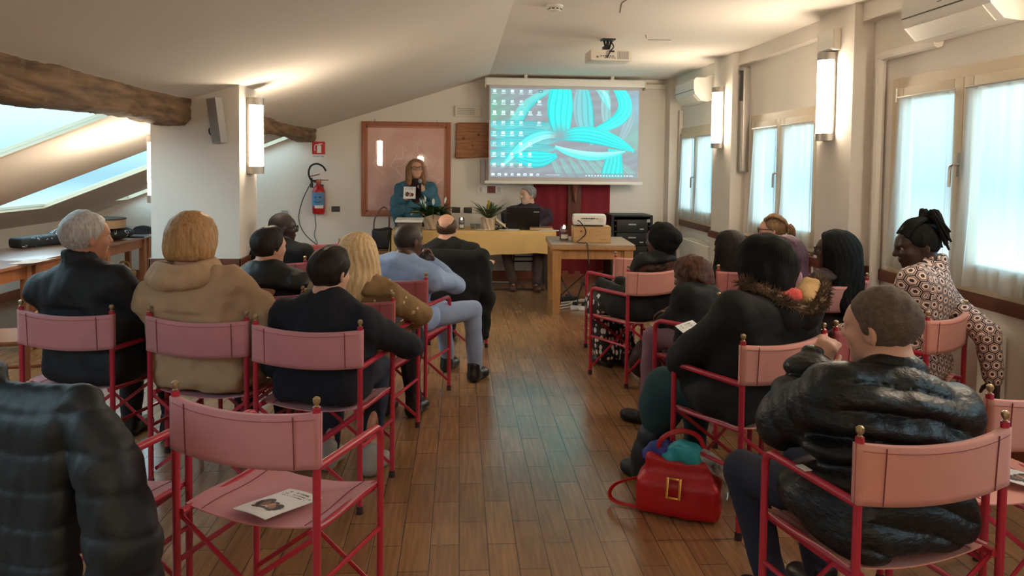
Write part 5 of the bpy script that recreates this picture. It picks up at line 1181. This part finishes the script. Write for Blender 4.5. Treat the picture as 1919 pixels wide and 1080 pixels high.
        sculpt('trousers' if not skirt else 'skirt',G,max(h,.011),CL[bottom],body,2)
    for k,a in lg:
        G=Sculpt(); a=np.array(a,float); f=nrm(np.array([a[0]*.5,1,0])); z=np.array([0,0,1.]); hz=a[2]
        G.rc(W(a+z*(.03)-f*.01),W(a-z*(hz-.045)-f*.015),.050,.040,.02).rc(W(a-z*(hz-.04)-f*.02),W(a-z*(hz-.032)+f*.13),.042,.034,.04).el(W(a-z*(hz-.035)+f*.12),(.045,.06,.036),Rz,.03)
        G.cut(lambda X,z0=a[2]-hz:z0+.002-X[:,2]); sculpt('shoe',G,max(h,.009),CL[shoe],body,1)
    if hr: hair(body,hr[0],W(hd),Rh,hs,HM[hr[1]] if isinstance(hr[1],str) else hr[1],max(h*.8,.006) if h<.012 else h,seed)
    if specs: glasses(body,W(hd),Rh,hs,big=specs if isinstance(specs,float) else 1.0)
    body['_d']=0; del body['_d']
    return dict(o=body,W=W,N=N,T=T,Sh=Sh,hd=hd,Rh=Rh,Rz=Rz,H0=H0,A=A,lg=lg,B=B)
# ------------------------------------------------------------------ the audience, left block
p=person('person with short white hair in a navy jacket seated beside the left tables','c2',head=(-1.86,3.97,1.16),hyaw=-24,hr=('grey_short','white'),hs=1.1,sw=.43,bulk=1.22,belly=1.25,top='navy_jacket',skin='tan',collar=.10,hip=(.03,-.02,.545),armL=((-.25,.08,.70),(-.10,.28,.64)),armR=('w',(-1.52,3.98,.70),(-1.46,4.22,.62)),h=.009,seed=11,folds=.005,hem=.25)
p=person('person with a honey blonde bob in a camel wool cape before the white pillar','c3',head=(-1.30,3.86,1.155),hyaw=0,hr=('bob','blond'),hs=1.18,sw=.46,bulk=1.32,top='camel_wool',kind='cape',collar=0,armL=((-.27,.06,.70),(-.12,.26,.66)),armR=((.35,.08,.68),(.18,.28,.64)),h=.009,seed=12,hip=(-.04,-.02,.545),folds=.008,hem=.5,belly=1.3)
S=Sculpt(); N=p['W'](p['N'])
for k in range(16):
    a=k*math.pi/8; a2=a+math.pi/8; f=lambda t,rr,z:N+p['Rz']@np.array([math.cos(t)*rr*1.15,math.sin(t)*rr-.015,z+.008*math.sin(2*t+1)+.012*math.cos(t)]); S.rc(f(a,.13,-.02),f(a2,.13,-.02),.034,.034,.03).rc(f(a,.108,.022),f(a2,.108,.022),.030,.030,.03)
w=wob(31,.008,26); S.disp=w; sculpt('folded_collar',S,.009,CL['camel_wool'],p['o'])
person('person with dark brown hair in a navy sweatshirt seated just beyond the empty flyer chair','c4',head=(-.60,3.63,1.03),hyaw=-12,hs=1.02,sw=.38,bulk=1.12,belly=1.25,hr=('short','dbrown'),top='navy_sweat',kind='sweatshirt',collar=.035,armL='rest',armR=('w',(-.235,3.70,.67),(-.42,4.0,.66)),bottom='navy_jeans',shoe='grey_shoe',legs=[((-.10,.36,.50),(-.10,.24,.085)),((.12,.36,.50),(.14,.22,.085))],h=.009,seed=13)
person('person with dark hair in a black leather jacket between the camel cape and golden shawl','c5',head=(-1.08,4.46,1.06),hyaw=-28,hs=.95,sw=.40,bulk=1.1,hr=('short','dbrown'),top='black_leather_jacket',collar=.055,armL='lap',armR='lap',h=.011,seed=14,folds=.008)
person('person with a shaved head and glasses in a black top, seated beside the left pillar','c8b',head=(-1.34,5.95,1.045),hyaw=-45,hs=1.02,sw=.42,bulk=1.1,skin='deep',hr=('buzz','buzz'),specs=True,top='black_wool',kind='jumper',collar=.02,h=.012,seed=15)
p=person('person with long pale blonde hair wrapped in a golden shawl, seated on the aisle','c6',head=(-.55,4.28,1.035),hyaw=-8,hs=1.05,sw=.40,bulk=1.12,hr=('long_wavy','pale'),top='gold_shawl',kind='shawl',collar=0,armL='lap',armR=('w',(-.22,4.34,.70),(-.28,4.58,.62)),bottom='dark_trousers',skirt=.12,shoe='black_shoe',legs=[((-.08,.40,.50),(-.02,.36,.085)),((.10,.42,.50),(.16,.40,.085))],h=.009,seed=16,folds=.009,hem=.15)
b=MB(); r=np.random.RandomState(4)
for k in range(34):
    u=k/33; c=Vector(p['W'](p['T'](.42-.16*u,.20+.045*math.sin(u*3),-.10+.30*u))); b.tube([c,c+Vector((r.uniform(-.006,.006),r.uniform(-.006,.006),-.06)),c+Vector((r.uniform(-.012,.012),r.uniform(-.01,.01),-.12))],.0035,5)
b.build('fringe',CL['gold_shawl'],p['o'],world=True)
person('person with a shaved head in pale blue shirt and trousers, chin resting on a hand','c7',head=(-.33,5.08,1.035),hyaw=-22,hs=1.02,sw=.42,bulk=1.1,skin='dark',hr=('buzz','buzz'),top='pale_blue_shirt',kind='shirt',collar=.025,armL='lap',armR=('w',(-.02,5.16,.74),(-.18,5.27,.87),(-.35,.0,.9),(.8,.6,.1)),bottom='blue_grey_trousers',shoe='black_shoe',legs=[('w'),((-.12,5.50,.51),(-.08,5.72,.09)),((.10,5.40,.52),(.12,5.44,.09))],h=.010,seed=17,folds=.007,hands=(.4,.9),hem=.12)
person('person with a balding crown in a black clerical jacket seated before the yellow table','c8',head=(-.10,6.27,1.025),hyaw=0,hs=1.02,sw=.42,bulk=1.1,skin='light',hr=('fringe','brown'),top='clerical_black',collar=.03,armL='lap',armR='rest',h=.012,seed=18)
# speakers
p=person('person standing in glasses and a teal poncho, holding a sheet and a microphone',base=(-.57,10.12),rz=180,head=(-.57,10.06,1.475),hyaw=16,hpitch=8,hs=1.1,sw=.40,bulk=1.05,stand=True,legs='stand',hr=('long','redb'),specs=True,top='teal_poncho',kind='knitted_top',collar=.03,armL=('w',(-.32,10.05,1.06),(-.46,9.93,1.19),(-.45,-.25,.85),(.5,-.8,.2)),armR=('w',(-.80,10.04,1.04),(-.70,9.93,1.10),(.65,-.5,.25),(.1,-.5,-.8)),h=.010,seed=19,hands=(1.15,.55),group='speakers at the front',folds=.004,hip=(0,0,.84))
S=Sculpt(); T=lambda x,y,z:np.array([-.57+x,10.10+y,z])
for sx in (-1,1):
    S.rc(T(sx*.06,-.0,1.285),T(sx*.18,-.01,1.20),.075,.082,.06).rc(T(sx*.18,-.01,1.20),T(sx*.235,-.05,1.04),.085,.085,.05).rc(T(sx*.10,.03,1.2),T(sx*.17,.02,.95),.10,.10,.06)
S.rc(T(-.25,-.03,1.06),T(-.27,-.05,.92),.075,.05,.05).rc(T(-.26,-.05,.95),T(-.235,-.07,.74),.055,.018,.04).rc(T(.25,-.03,1.04),T(.24,-.05,.92),.07,.04,.05)
S.el(T(0,.05,1.08),(.20,.11,.2),None,.06); w=wob(77,.008,26); S.disp=w
S.cut(lambda X:-(X[:,1]-9.94)); S.rc(T(0,-.13,1.32),T(0,-.19,1.0),.04,.07,.03,None,True)
o=sculpt('poncho',S,.010,CL['teal_poncho'],p['o'])
S=Sculpt(); S.el(T(0,-.085,1.17),(.085,.05,.19)).rc(T(-.05,-.05,1.31),T(.05,-.05,1.31),.05,.05,.04); S.disp=wob(78,.006,40); sculpt('dark_scarf',S,.010,pbr('dark_plum_scarf',(40,24,30),.9),p['o'])
b=MB(); r=np.random.RandomState(9)
for k in range(24):
    u=k/23; c=Vector((-.845+.09*u,10.02-.02*u,.93-.20*math.sin(u*3)*.9)); b.tube([c,c+Vector((r.uniform(-.01,.01),0,-.09))],.003,5)
b.build('fringe',CL['teal_poncho'],p['o'],world=True)
t=empty('microphone',(-.502,9.87,1.25),0,'handheld black microphone in the raised hand of the standing woman','microphone'); Mx=Matrix.Rotation(R(18),4,'X'); b=MB(); b.lathe([(.001,-.1),(.011,-.1),(.016,.06)],n=14,M=Mx); b.build('handle',M['black'],t); b=MB(); b.lathe([(.016,.06),(.024,.075),(.024,.095),(.014,.112),(.001,.115)],n=14,M=Mx); b.build('grille_head',M['grey'],t)
def pageimg(W,H,seed):
    img=np.full((H,W,3),232.); X,Y=np.meshgrid((np.arange(W)+.5)/W,(np.arange(H)+.5)/H); r=np.random.RandomState(seed)
    for y,w in ((.10,.30),(.17,.42),(.24,.36)): m=(abs(Y-y)<.016)&(abs(X-.5)<w)&(np.sin(X*140+9*np.sin(X*31+y*90))>-.4); img[m]=(96,92,94)
    def bl(cx,cy,rx,ry,c): m=((X-cx)/rx)**2+((Y-cy)/ry)**2<1; img[m]=c
    bl(.5,.66,.40,.15,(206,196,190)); bl(.30,.60,.17,.16,(52,36,32)); bl(.36,.64,.08,.10,(120,80,66)); bl(.54,.60,.10,.09,(70,48,40)); bl(.54,.64,.07,.08,(176,128,108)); bl(.72,.66,.13,.12,(46,34,32)); bl(.64,.70,.07,.08,(150,104,86)); bl(.48,.78,.3,.05,(64,46,42)); bl(.5,.84,.22,.05,(226,222,216))
    return img
M['flyerpic']=attr_mat('printed_flyer',0,.6)
def flyer(name,W_,H_,label,cat='flyer',curl=0.01):
    o=empty(name,(0,0,0),0,label,cat); s=MB().grid(lambda u,v:(W_*(u-.5),H_*(v-.5),curl*(math.cos(v*3.1)*.6+math.sin(u*3)*.5)),8,8,thick=-.0012).build('sheet',M['paper'],o)
    img=pageimg(56,76,3); g=colour_grid('printed_face',img,-W_/2,W_/2,-H_/2,H_/2,0,M['flyerpic'],o)
    me=g.data; n=len(me.vertices); v=np.empty(n*3,np.float32); me.vertices.foreach_get('co',v); v=v.reshape(-1,3); u_=v[:,0]/W_+.5; v_=v[:,2]/H_+.5; z=curl*(np.cos(v_*3.1)*.6+np.sin(u_*3)*.5)+.0024; v=np.stack([v[:,0],v[:,2],z],1); me.vertices.foreach_set('co',v.ravel()); me.flip_normals(); me.update(); return o
f=flyer('flyer',.155,.155,'sheet with a printed photo held up by the standing woman','paper',.003); f.location=(-.635,9.862,1.18); f.rotation_euler=(R(80),0,R(-6))
p=person('person with grey hair in a dark plum jumper, seated behind the open laptop',base=(.90,10.06),rz=180,head=(.89,10.0,1.155),hyaw=-62,hs=1.06,sw=.44,bulk=1.1,hr=('grey_short','grey'),top='plum_jumper',kind='jumper',collar=.025,armR=('w',(.60,9.97,.90),(.585,9.74,.79),(-.1,-1,-.25),(0,-.2,1)),armL=('w',(1.17,9.97,.84),(1.02,9.82,.78),(-.5,-.8,0),(0,0,1)),bottom='brown_trousers',shoe='brown_shoe',legs=[('w'),((.58,9.70,.50),(.67,9.44,.09)),((1.03,9.68,.50),(.96,9.40,.09))],h=.010,seed=20,group='speakers at the front',leg_r=1.1,hands=(.3,.35))
t=empty('meeting_chair',(.90,10.07,0),180,'black metal framed chair under the seated man behind the yellow table','chair')
MB().box(-.2,.2,-.2,.2,.42,.445,.01).build('seat',M['black'],t)
for sx in (-1,1):
    MB().tube([(sx*.2,.18,0),(sx*.19,.17,.42)],.011).build('leg',M['black'],t); MB().tube([(sx*.2,-.2,0),(sx*.19,-.2,.42),(sx*.19,-.25,.8)],.011).build('leg',M['black'],t)
for z in (.30,.36): MB().tube([(-.195,.17,z),(.195,.17,z)],.009).build('stretcher',M['black'],t)
MB().box(-.19,.19,-.262,-.24,.62,.8,.008).build('backrest',M['black'],t)
# ------------------------------------------------------------------ right block
p=person('person with dark pinned-up hair in a black fur-trimmed coat and black-and-white spotted skirt','c9',head=(1.46,5.48,1.01),hyaw=12,hs=1.1,sw=.40,bulk=1.15,skin='dark',hr=('bunhood','black'),top='black_parka',kind='coat',collar=.06,armL='lap',armR='lap',bottom='spots',skirt=.85,shoe='black_shoe',legs=[((-.04,.38,.50),(.0,.32,.085)),((.11,.40,.50),(.14,.30,.085))],h=.011,seed=21,hem=.1)
fur(p['o'],[p['W'](q) for q in ((-.10,-.18,.86),(-.06,-.21,.835),(.03,-.215,.835),(.12,-.20,.85))],.025,.03,420,M['furd'],2)
p=person('person with short curly auburn hair in black coat and plum trousers, leaning forward','c11',head=(1.42,4.60,.875),hyaw=8,hpitch=-16,hs=1.02,sw=.36,bulk=1.15,skin='dark',hr=('curly','auburn'),top='black_wool',kind='coat',collar=.04,armL=('w',(1.30,4.48,.66),(1.235,4.56,.60),(-.2,.8,-.4),(-.8,-.2,.5)),armR='lap',bottom='plum_trousers',shoe='black_shoe',legs=[('w'),((1.20,4.62,.50),(1.13,4.48,.085)),((1.33,4.80,.50),(1.28,4.66,.085))],h=.010,seed=22,hip=(0,.02,.545))
person('person with long straight black hair and dark clothes, seated beyond the curly-haired child','c17',head=(1.96,5.46,.96),hyaw=12,hs=1.08,sw=.38,bulk=1.05,skin='dark',hr=('long','dbrown'),top='black_wool',kind='jumper',collar=.03,h=.012,seed=23)
p=person('person with a large mass of dark hair in a black parka with fur-edged hood','c12',head=(1.385,3.40,1.095),hyaw=-8,hpitch=-6,hs=1.08,sw=.46,bulk=1.32,skin='dark',hr=('big','black'),top='black_parka',kind='parka',collar=0,armL=('w',(1.03,3.44,.66),(1.14,3.66,.68),(.3,.9,0),(-.3,0,1)),armR='lap',bottom='teal_skirt',skirt=.25,shoe='dark_puff',legs=[((-.15,.37,.475),(-.20,.44,.085)),((.08,.42,.50),(.08,.40,.085))],h=.009,seed=24,hem=.2,folds=.008,belly=1.1)
W=p['W']; n=p['N']
S=Sculpt(); S.rc(W(n+np.array((-.09,-.03,-.02))),W(n+np.array((-.02,-.10,-.06))),.055,.06,.04).rc(W(n+np.array((-.02,-.10,-.06))),W(n+np.array((.10,-.11,-.055))),.06,.06,.04).rc(W(n+np.array((.10,-.11,-.055))),W(n+np.array((.22,-.06,-.02))),.06,.05,.04); S.disp=wob(16,.006,24); sculpt('hood',S,.010,CL['black_parka'],p['o'])
fur(p['o'],[W(n+np.array(q)) for q in ((-.14,.05,.07),(-.13,-.02,.065),(-.09,-.085,.03),(-.03,-.135,-.01),(.05,-.165,-.03),(.14,-.15,.0),(.23,-.09,.045),(.26,-.02,.07))],.022,.034,1500,M['fur'],3)
S=Sculpt(); S.rc(W(n+np.array((-.04,-.06,.015))),W(n+np.array((.05,-.09,.015))),.042,.04,.03); S.disp=wob(6,.004,40); sculpt('coral_scarf',S,.009,pbr('coral_knit',(206,82,76),.9,bump=.3,bscale=90),p['o'])
S=Sculpt(); S.rc(W(n+np.array((.08,-.10,.015))),W(n+np.array((.18,-.06,.05))),.042,.045,.03); S.disp=wob(8,.006,30); sculpt('hood_lining',S,.009,pbr('beige_pile_lining',(190,152,104),.95,bump=.5,bscale=160),p['o'])
t=flyer('flyer',.12,.16,'white sheet held in the lap of the woman in the fur-hooded parka','paper',.004); t.location=(1.235,3.93,.685); t.rotation_euler=(R(24),R(-10),R(24))
S=Sculpt(); q=p['lg'][0]; a=np.array(q[1]); S.chain([W(np.array(q[0])*(.45)+a*.55),W(a+np.array((0,0,.05))),W(a+np.array((-.01,.02,-.03)))],[.075,.075,.06],.03,(.07,.008,0)); S.cut(lambda X:.003-X[:,2]); sculpt('boot',S,.010,CL['dark_puff'],p['o'])
person('person with blonde braids and glasses in a grey coat, seated by the middle window','c18',head=(2.52,6.02,1.045),hyaw=38,hs=1.05,sw=.38,bulk=1.05,skin='light',hr=('braids','braid'),specs=True,top='grey_coat',collar=.05,h=.012,seed=25)
p=person('person with long purple hair fading to pink, partly hidden behind the fur-hooded parka','c19',head=(2.09,4.80,.985),hyaw=10,hs=1.05,sw=.37,bulk=1.0,skin='light',hr=('long','purple'),top='pink_top',kind='top',collar=.0,h=.011,seed=26)
S=Sculpt(); c=p['W'](p['hd']); Q=lambda x,y,z:c+p['Rz']@np.array([x,y,z])
S.rc(Q(-.02,-.10,-.12),Q(.05,-.11,-.30),.06,.05,.04).rc(Q(.06,-.08,-.1),Q(.12,-.08,-.27),.04,.035,.04); rid=lambda X:.004*np.sin(X[:,0]*130+3*np.sin(X[:,2]*20)); S.disp=rid; sculpt('pink_hair_ends',S,.010,HM['pinkish'],p['o'])
person('person with very long black hair and glasses in brown knit, seated by the right pillar','c14',head=(2.44,4.84,1.015),hyaw=28,hs=1.1,sw=.38,bulk=1.0,skin='dark',hr=('long_fall','black'),specs=1.1,top='brown_knit',kind='jumper',collar=.02,armR='lap',h=.010,seed=27)
person('person with upswept black locks in a hexagon patterned jacket beside the near window','c14b',head=(2.44,3.93,1.14),hyaw=40,hpitch=-12,hs=1.1,sw=.42,bulk=1.14,skin='deep',hr=('locs','black'),top='hex_print',kind='jacket',collar=.11,armL='lap',armR=('w',(2.70,3.72,.71),(2.715,3.68,.49),(.03,-.05,-1),(1,0,0)),back=-.6,h=.009,seed=28,folds=.004,hem=.05)
p=person('person with cropped brown hair in a shiny black puffer jacket, hand raised to cheek','c15',head=(1.318,2.30,1.05),hyaw=20,hpitch=-4,hs=1.10,sw=.42,bulk=1.28,skin='light',hr=('crew','shortgrey'),top='black_puffer',kind='puffer_jacket',quilt=True,collar=.05,armL=('w',(1.045,2.38,.73),(1.185,2.47,.885),(.45,-.08,.75),(-.3,-.9,.3)),armR=((.31,.10,.70),(.12,.30,.66)),bottom='navy_jeans',shoe='black_shoe',legs=[('w'),((1.03,2.66,.46),(1.09,2.52,.09)),((1.28,2.72,.48),(1.30,2.60,.09))],h=.0065,seed=29,hands=(.95,.4),folds=.004,hem=.1,leg_r=1.05,belly=1.15)
# ------------------------------------------------------------------ things on the chairs and the floor
f=flyer('flyer',.16,.225,'white flyer with a family photo lying on the empty pink chair','flyer',.008); f.location=(-.575,2.475,.449); f.rotation_euler=(R(-1),R(-3),R(-38))
f=flyer('flyer',.15,.21,'white paper on the seat of the chair at the right picture edge','flyer',.005); f.location=(2.0,2.60,.447); f.rotation_euler=(0,R(2),R(30))
# coat over the balding man's chair
x,y,rz=SEATS['c8']; Rz=rotz(R(rz)); W=lambda p:np.array([x,y,0])+Rz@np.array(p,float)
S=Sculpt(); S.bx(W((0,-.235,.60)),(.27,.045,.25),Rz,.04,.05).rc(W((-.25,-.22,.83)),W((.25,-.22,.83)),.05,.05,.04).rc(W((.27,-.19,.82)),W((.31,-.16,.50)),.06,.065,.05).rc(W((.31,-.16,.5)),W((.29,-.16,.2)),.065,.05,.04).rc(W((-.27,-.19,.82)),W((-.30,-.16,.40)),.06,.05,.05)
S.disp=wob(51,.010,20); o=sculpt('coat',S,.012,CL['black_wool'],loc=W((0,-.235,.3))); tag(o,'black coat draped over the back of the balding mans chair','coat')
# dark padded jacket over the nearest left chair
x,y,rz=SEATS['c0']; Rz=rotz(R(rz)); W=lambda p:np.array([x,y,0])+Rz@np.array(p,float)
S=Sculpt()
S.bx(W((-.06,-.268,.565)),(.30,.052,.30),Rz,.045,.05)
S.rc(W((-.32,-.245,.855)),W((-.12,-.245,.85)),.05,.05,.05).rc(W((-.12,-.245,.845)),W((.23,-.245,.865)),.045,.045,.04)
S.chain([W((.25,-.245,.855)),W((.335,-.25,.70)),W((.385,-.25,.48)),W((.39,-.24,.22))],[.055,.088,.10,.095],.02)
S.chain([W((-.34,-.235,.835)),W((-.40,-.24,.6)),W((-.41,-.23,.3))],[.06,.09,.085],.02)
for k in range(9): a=math.pi*(k/8); S.rc(W((-.17+.11*math.cos(a),-.25+.05*math.sin(a),.87)),W((-.17+.115*math.cos(a),-.245+.055*math.sin(a),.93)),.022,.018,.03)
quilt=lambda X:.006*np.exp(-((np.mod(X[:,2]+.012*np.sin(X[:,0]*14)-.03,.108)-.054)/.010)**2)-.0012*np.cos((X[:,2]-.03)*2*math.pi/.108)
w1=wob(61,.0035,14); w2=wob(62,.003,45); S.disp=lambda X:w1(X)+w2(X)+quilt(X)
# keep clear of the canvas it hangs on
o=sculpt('padded_jacket',S,.009,pbr('dark_navy_padded_nylon',(18,23,29),.55,bump=.3,bscale=26),loc=W((0,-.24,.3))); tag(o,'dark navy padded jacket hanging over the chair back at the lower left corner','jacket')
b=MB(); b.tube([W((.40,-.325,.275)),W((.40,-.33,.25))],.006,6); b.sphere(tuple(W((.40,-.33,.245))),.009,8); b.build('zip_pull',M['chrome'],o,world=True)
# red handbag with scarves
rb=26; c0=np.array([.99,3.31,0.]); Rz=rotz(R(-rb)); W=lambda p:c0+Rz@np.array(p,float)
S=Sculpt(); S.bx(W((0,0,.085)),(.185,.075,.085),Rz,.035,.05).bx(W((0,.015,.19)),(.155,.055,.08),Rz,.03,.05); S.el(W((0,.0,.29)),(.12,.045,.05),Rz,.02,True); S.disp=wob(71,.004,22); S.cut(lambda X:.002-X[:,2])
M['bagred']=pbr('scarlet_leather',(178,18,26),.38,bump=.15,bscale=160); o=sculpt('handbag',S,.008,M['bagred'],loc=c0); tag(o,'bright red leather handbag with a gold buckle standing on the tiled floor','handbag')
b=MB(); Mx=Matrix(np.vstack([np.hstack([Rz,c0[:,None]]),[0,0,0,1]]).tolist())@Matrix.Translation((-.01,-.086,.145))@Matrix.Rotation(R(-14),4,'X')
for (xa,xb,za,zb) in ((-.033,-.022,-.045,.045),(.022,.033,-.045,.045),(-.022,.022,.036,.045),(-.022,.022,-.045,-.036)): b.box(xa,xb,-.006,.006,za,zb,.002,M=Mx)
b.build('buckle',pbr('gold_metal',(196,142,70),.3,.8),o,world=True)
b=MB(); b.tube(spline([W((-.10,.0,.25)),W((-.08,-.01,.33)),W((.0,.0,.375)),W((.08,.02,.35)),W((.12,.02,.25))],6),.011,8,flat=.55); b.build('handle',M['bagred'],o,world=True)
b=MB(); b.tube(spline([W((-.17,.0,.14)),W((-.22,.0,.12)),W((-.29,.0,.085)),W((-.315,-.01,.04)),W((-.28,-.02,.012)),W((-.15,-.03,.01)),W((-.1,-.05,.012))],6),.013,8,flat=.3); b.build('shoulder_strap',M['bagred'],o,world=True)
def scarf(name,pts,rs,mat,label,seed,cat='scarf',amp=.008):
    S=Sculpt(); S.chain([W(q) for q in pts],rs,.03); S.disp=wob(seed,amp,45); o=sculpt(name,S,.008,mat,loc=W(pts[0])); return tag(o,label,cat)
M['turq']=pbr('turquoise_print_silk',(28,150,170),.5,c2=(60,176,180),vscale=16); M['bluec']=pbr('royal_blue_cloth',(34,52,124),.7,c2=(60,70,150),vscale=10); M['bw']=pbr('black_white_print_cloth',(24,22,24),.7,c2=(206,198,186),vscale=24)
scarf('scarf',[(-.03,.02,.255),(.02,.0,.29),(.07,.01,.255)],[.05,.05,.05],M['turq'],'turquoise and yellow printed scarf bulging out of the red handbag',81)
scarf('folded_cloth',[(-.13,.03,.25),(-.08,.03,.27)],[.045,.045],M['bluec'],'royal blue cloth tucked into the left side of the red handbag',82,'cloth')
scarf('scarf',[(.10,.0,.275),(.16,-.01,.25),(.205,-.01,.2)],[.03,.035,.025],M['bw'],'black and white printed scarf spilling over the right side of the red handbag',83)
t=empty('water_bottle',tuple(W((.205,.0,.19))),0,'small clear bottle with a white cap at the right side of the red handbag','bottle'); Mx=Matrix.Rotation(R(-38),4,'X')@Matrix.Rotation(R(20),4,'Y')
b=MB(); b.lathe([(.001,-.1),(.03,-.098),(.032,.02),(.014,.05),(.014,.06)],n=16,M=Mx); b.build('bottle',M['clear'],t); b=MB(); b.lathe([(.017,.058),(.017,.08),(.001,.08)],n=14,M=Mx); b.build('cap',M['white'],t)
S=Sculpt(); S.el((1.12,5.55,.16),(.13,.11,.16)); S.disp=wob(91,.014,16); S.cut(lambda X:.002-X[:,2]); o=sculpt('handbag',S,.012,pbr('dark_maroon_bag',(44,20,24),.6),loc=(1.38,5.5,0)); bpy.data.objects.remove(o)
S=Sculpt(); S.el((1.36,5.42,.15),(.12,.10,.15)); S.disp=wob(91,.012,16); S.cut(lambda X:.002-X[:,2]); o=sculpt('handbag',S,.012,bpy.data.materials['dark_maroon_bag'],loc=(1.36,5.42,0)); tag(o,'dark maroon bag on the floor under the chair of the girl in the spotted skirt','bag')
# ================================================================== light and camera
wd=bpy.data.worlds.new('overcast_sky'); SC.world=wd; wd.use_nodes=True; nt=wd.node_tree; bg=nt.nodes['Background']; tc=nt.nodes.new('ShaderNodeTexCoord'); sp=nt.nodes.new('ShaderNodeSeparateXYZ'); nt.links.new(tc.outputs['Generated'],sp.inputs[0]); r=nt.nodes.new('ShaderNodeValToRGB')
e=r.color_ramp.elements
for k,(z,c) in enumerate(((-.14,(.42,.45,.45)),(-.02,(.085,.138,.158)),(.06,(.066,.114,.133)),(.25,(.30,.42,.46)),(.6,(.95,1.12,1.2)))):
    q=e[k] if k<2 else e.new(.5); q.position=z*.5+.5; q.color=c+(1,)
sz=math_node(nt,'MULTIPLY_ADD',sp.outputs[2],.5,.5)
nt.links.new(sz,r.inputs[0]); nt.links.new(r.outputs[0],bg.inputs[0]); bg.inputs[1].default_value=SKY
for i,w in enumerate(WIN):
    a,b,z0,z1=w; L=bpy.data.lights.new(f'window_portal_{i+1}','AREA'); L.shape='RECTANGLE'; L.size=z1-z0; L.size_y=b-a; L.cycles.is_portal=True; o=bpy.data.objects.new(L.name,L); COL.objects.link(o); o.location=(3.06,(a+b)/2,(z0+z1)/2); o.rotation_euler=(0,R(90),0)
for i,(a,b) in enumerate(SK):
    L=bpy.data.lights.new(f'skylight_portal_{i+1}','AREA'); L.shape='RECTANGLE'; L.size=(SX1-SX0)*1.05; L.size_y=b-a; L.cycles.is_portal=True; o=bpy.data.objects.new(L.name,L); COL.objects.link(o); xm=(SX0+SX1)/2; o.location=(xm-.1,(a+b)/2,zroof(xm)+T_+.02); o.rotation_euler=(0,-math.atan(.4),0)
cd=bpy.data.cameras.new('camera'); cam=bpy.data.objects.new('camera',cd); COL.objects.link(cam); SC.camera=cam
cd.sensor_width=36; cd.sensor_fit='HORIZONTAL'; cd.lens=1440/1919*36; cd.shift_y=(376-540)/1919; cd.clip_start=.05; cam.location=(0,0,1.55)
yaw,pitch,roll=R(3.9198),R(-2.6586),R(.66)
f=Vector((math.sin(yaw)*math.cos(pitch),math.cos(yaw)*math.cos(pitch),math.sin(pitch))); r0=Vector((math.cos(yaw),-math.sin(yaw),0)); u0=r0.cross(f); rr=math.cos(roll)*r0+math.sin(roll)*u0; uu=-math.sin(roll)*r0+math.cos(roll)*u0
cam.rotation_euler=Matrix((( rr.x,uu.x,-f.x),(rr.y,uu.y,-f.y),(rr.z,uu.z,-f.z))).to_euler()
vs=SC.view_settings; vs.view_transform='Standard'; vs.look='None'; vs.gamma=1; vs.use_curve_mapping=False; vs.exposure=EXPO
SC.cycles.use_denoising=True; SC.cycles.max_bounces=10; SC.cycles.diffuse_bounces=6; SC.cycles.transparent_max_bounces=12; SC.cycles.sample_clamp_indirect=6; SC.cycles.caustics_reflective=False; SC.cycles.caustics_refractive=False
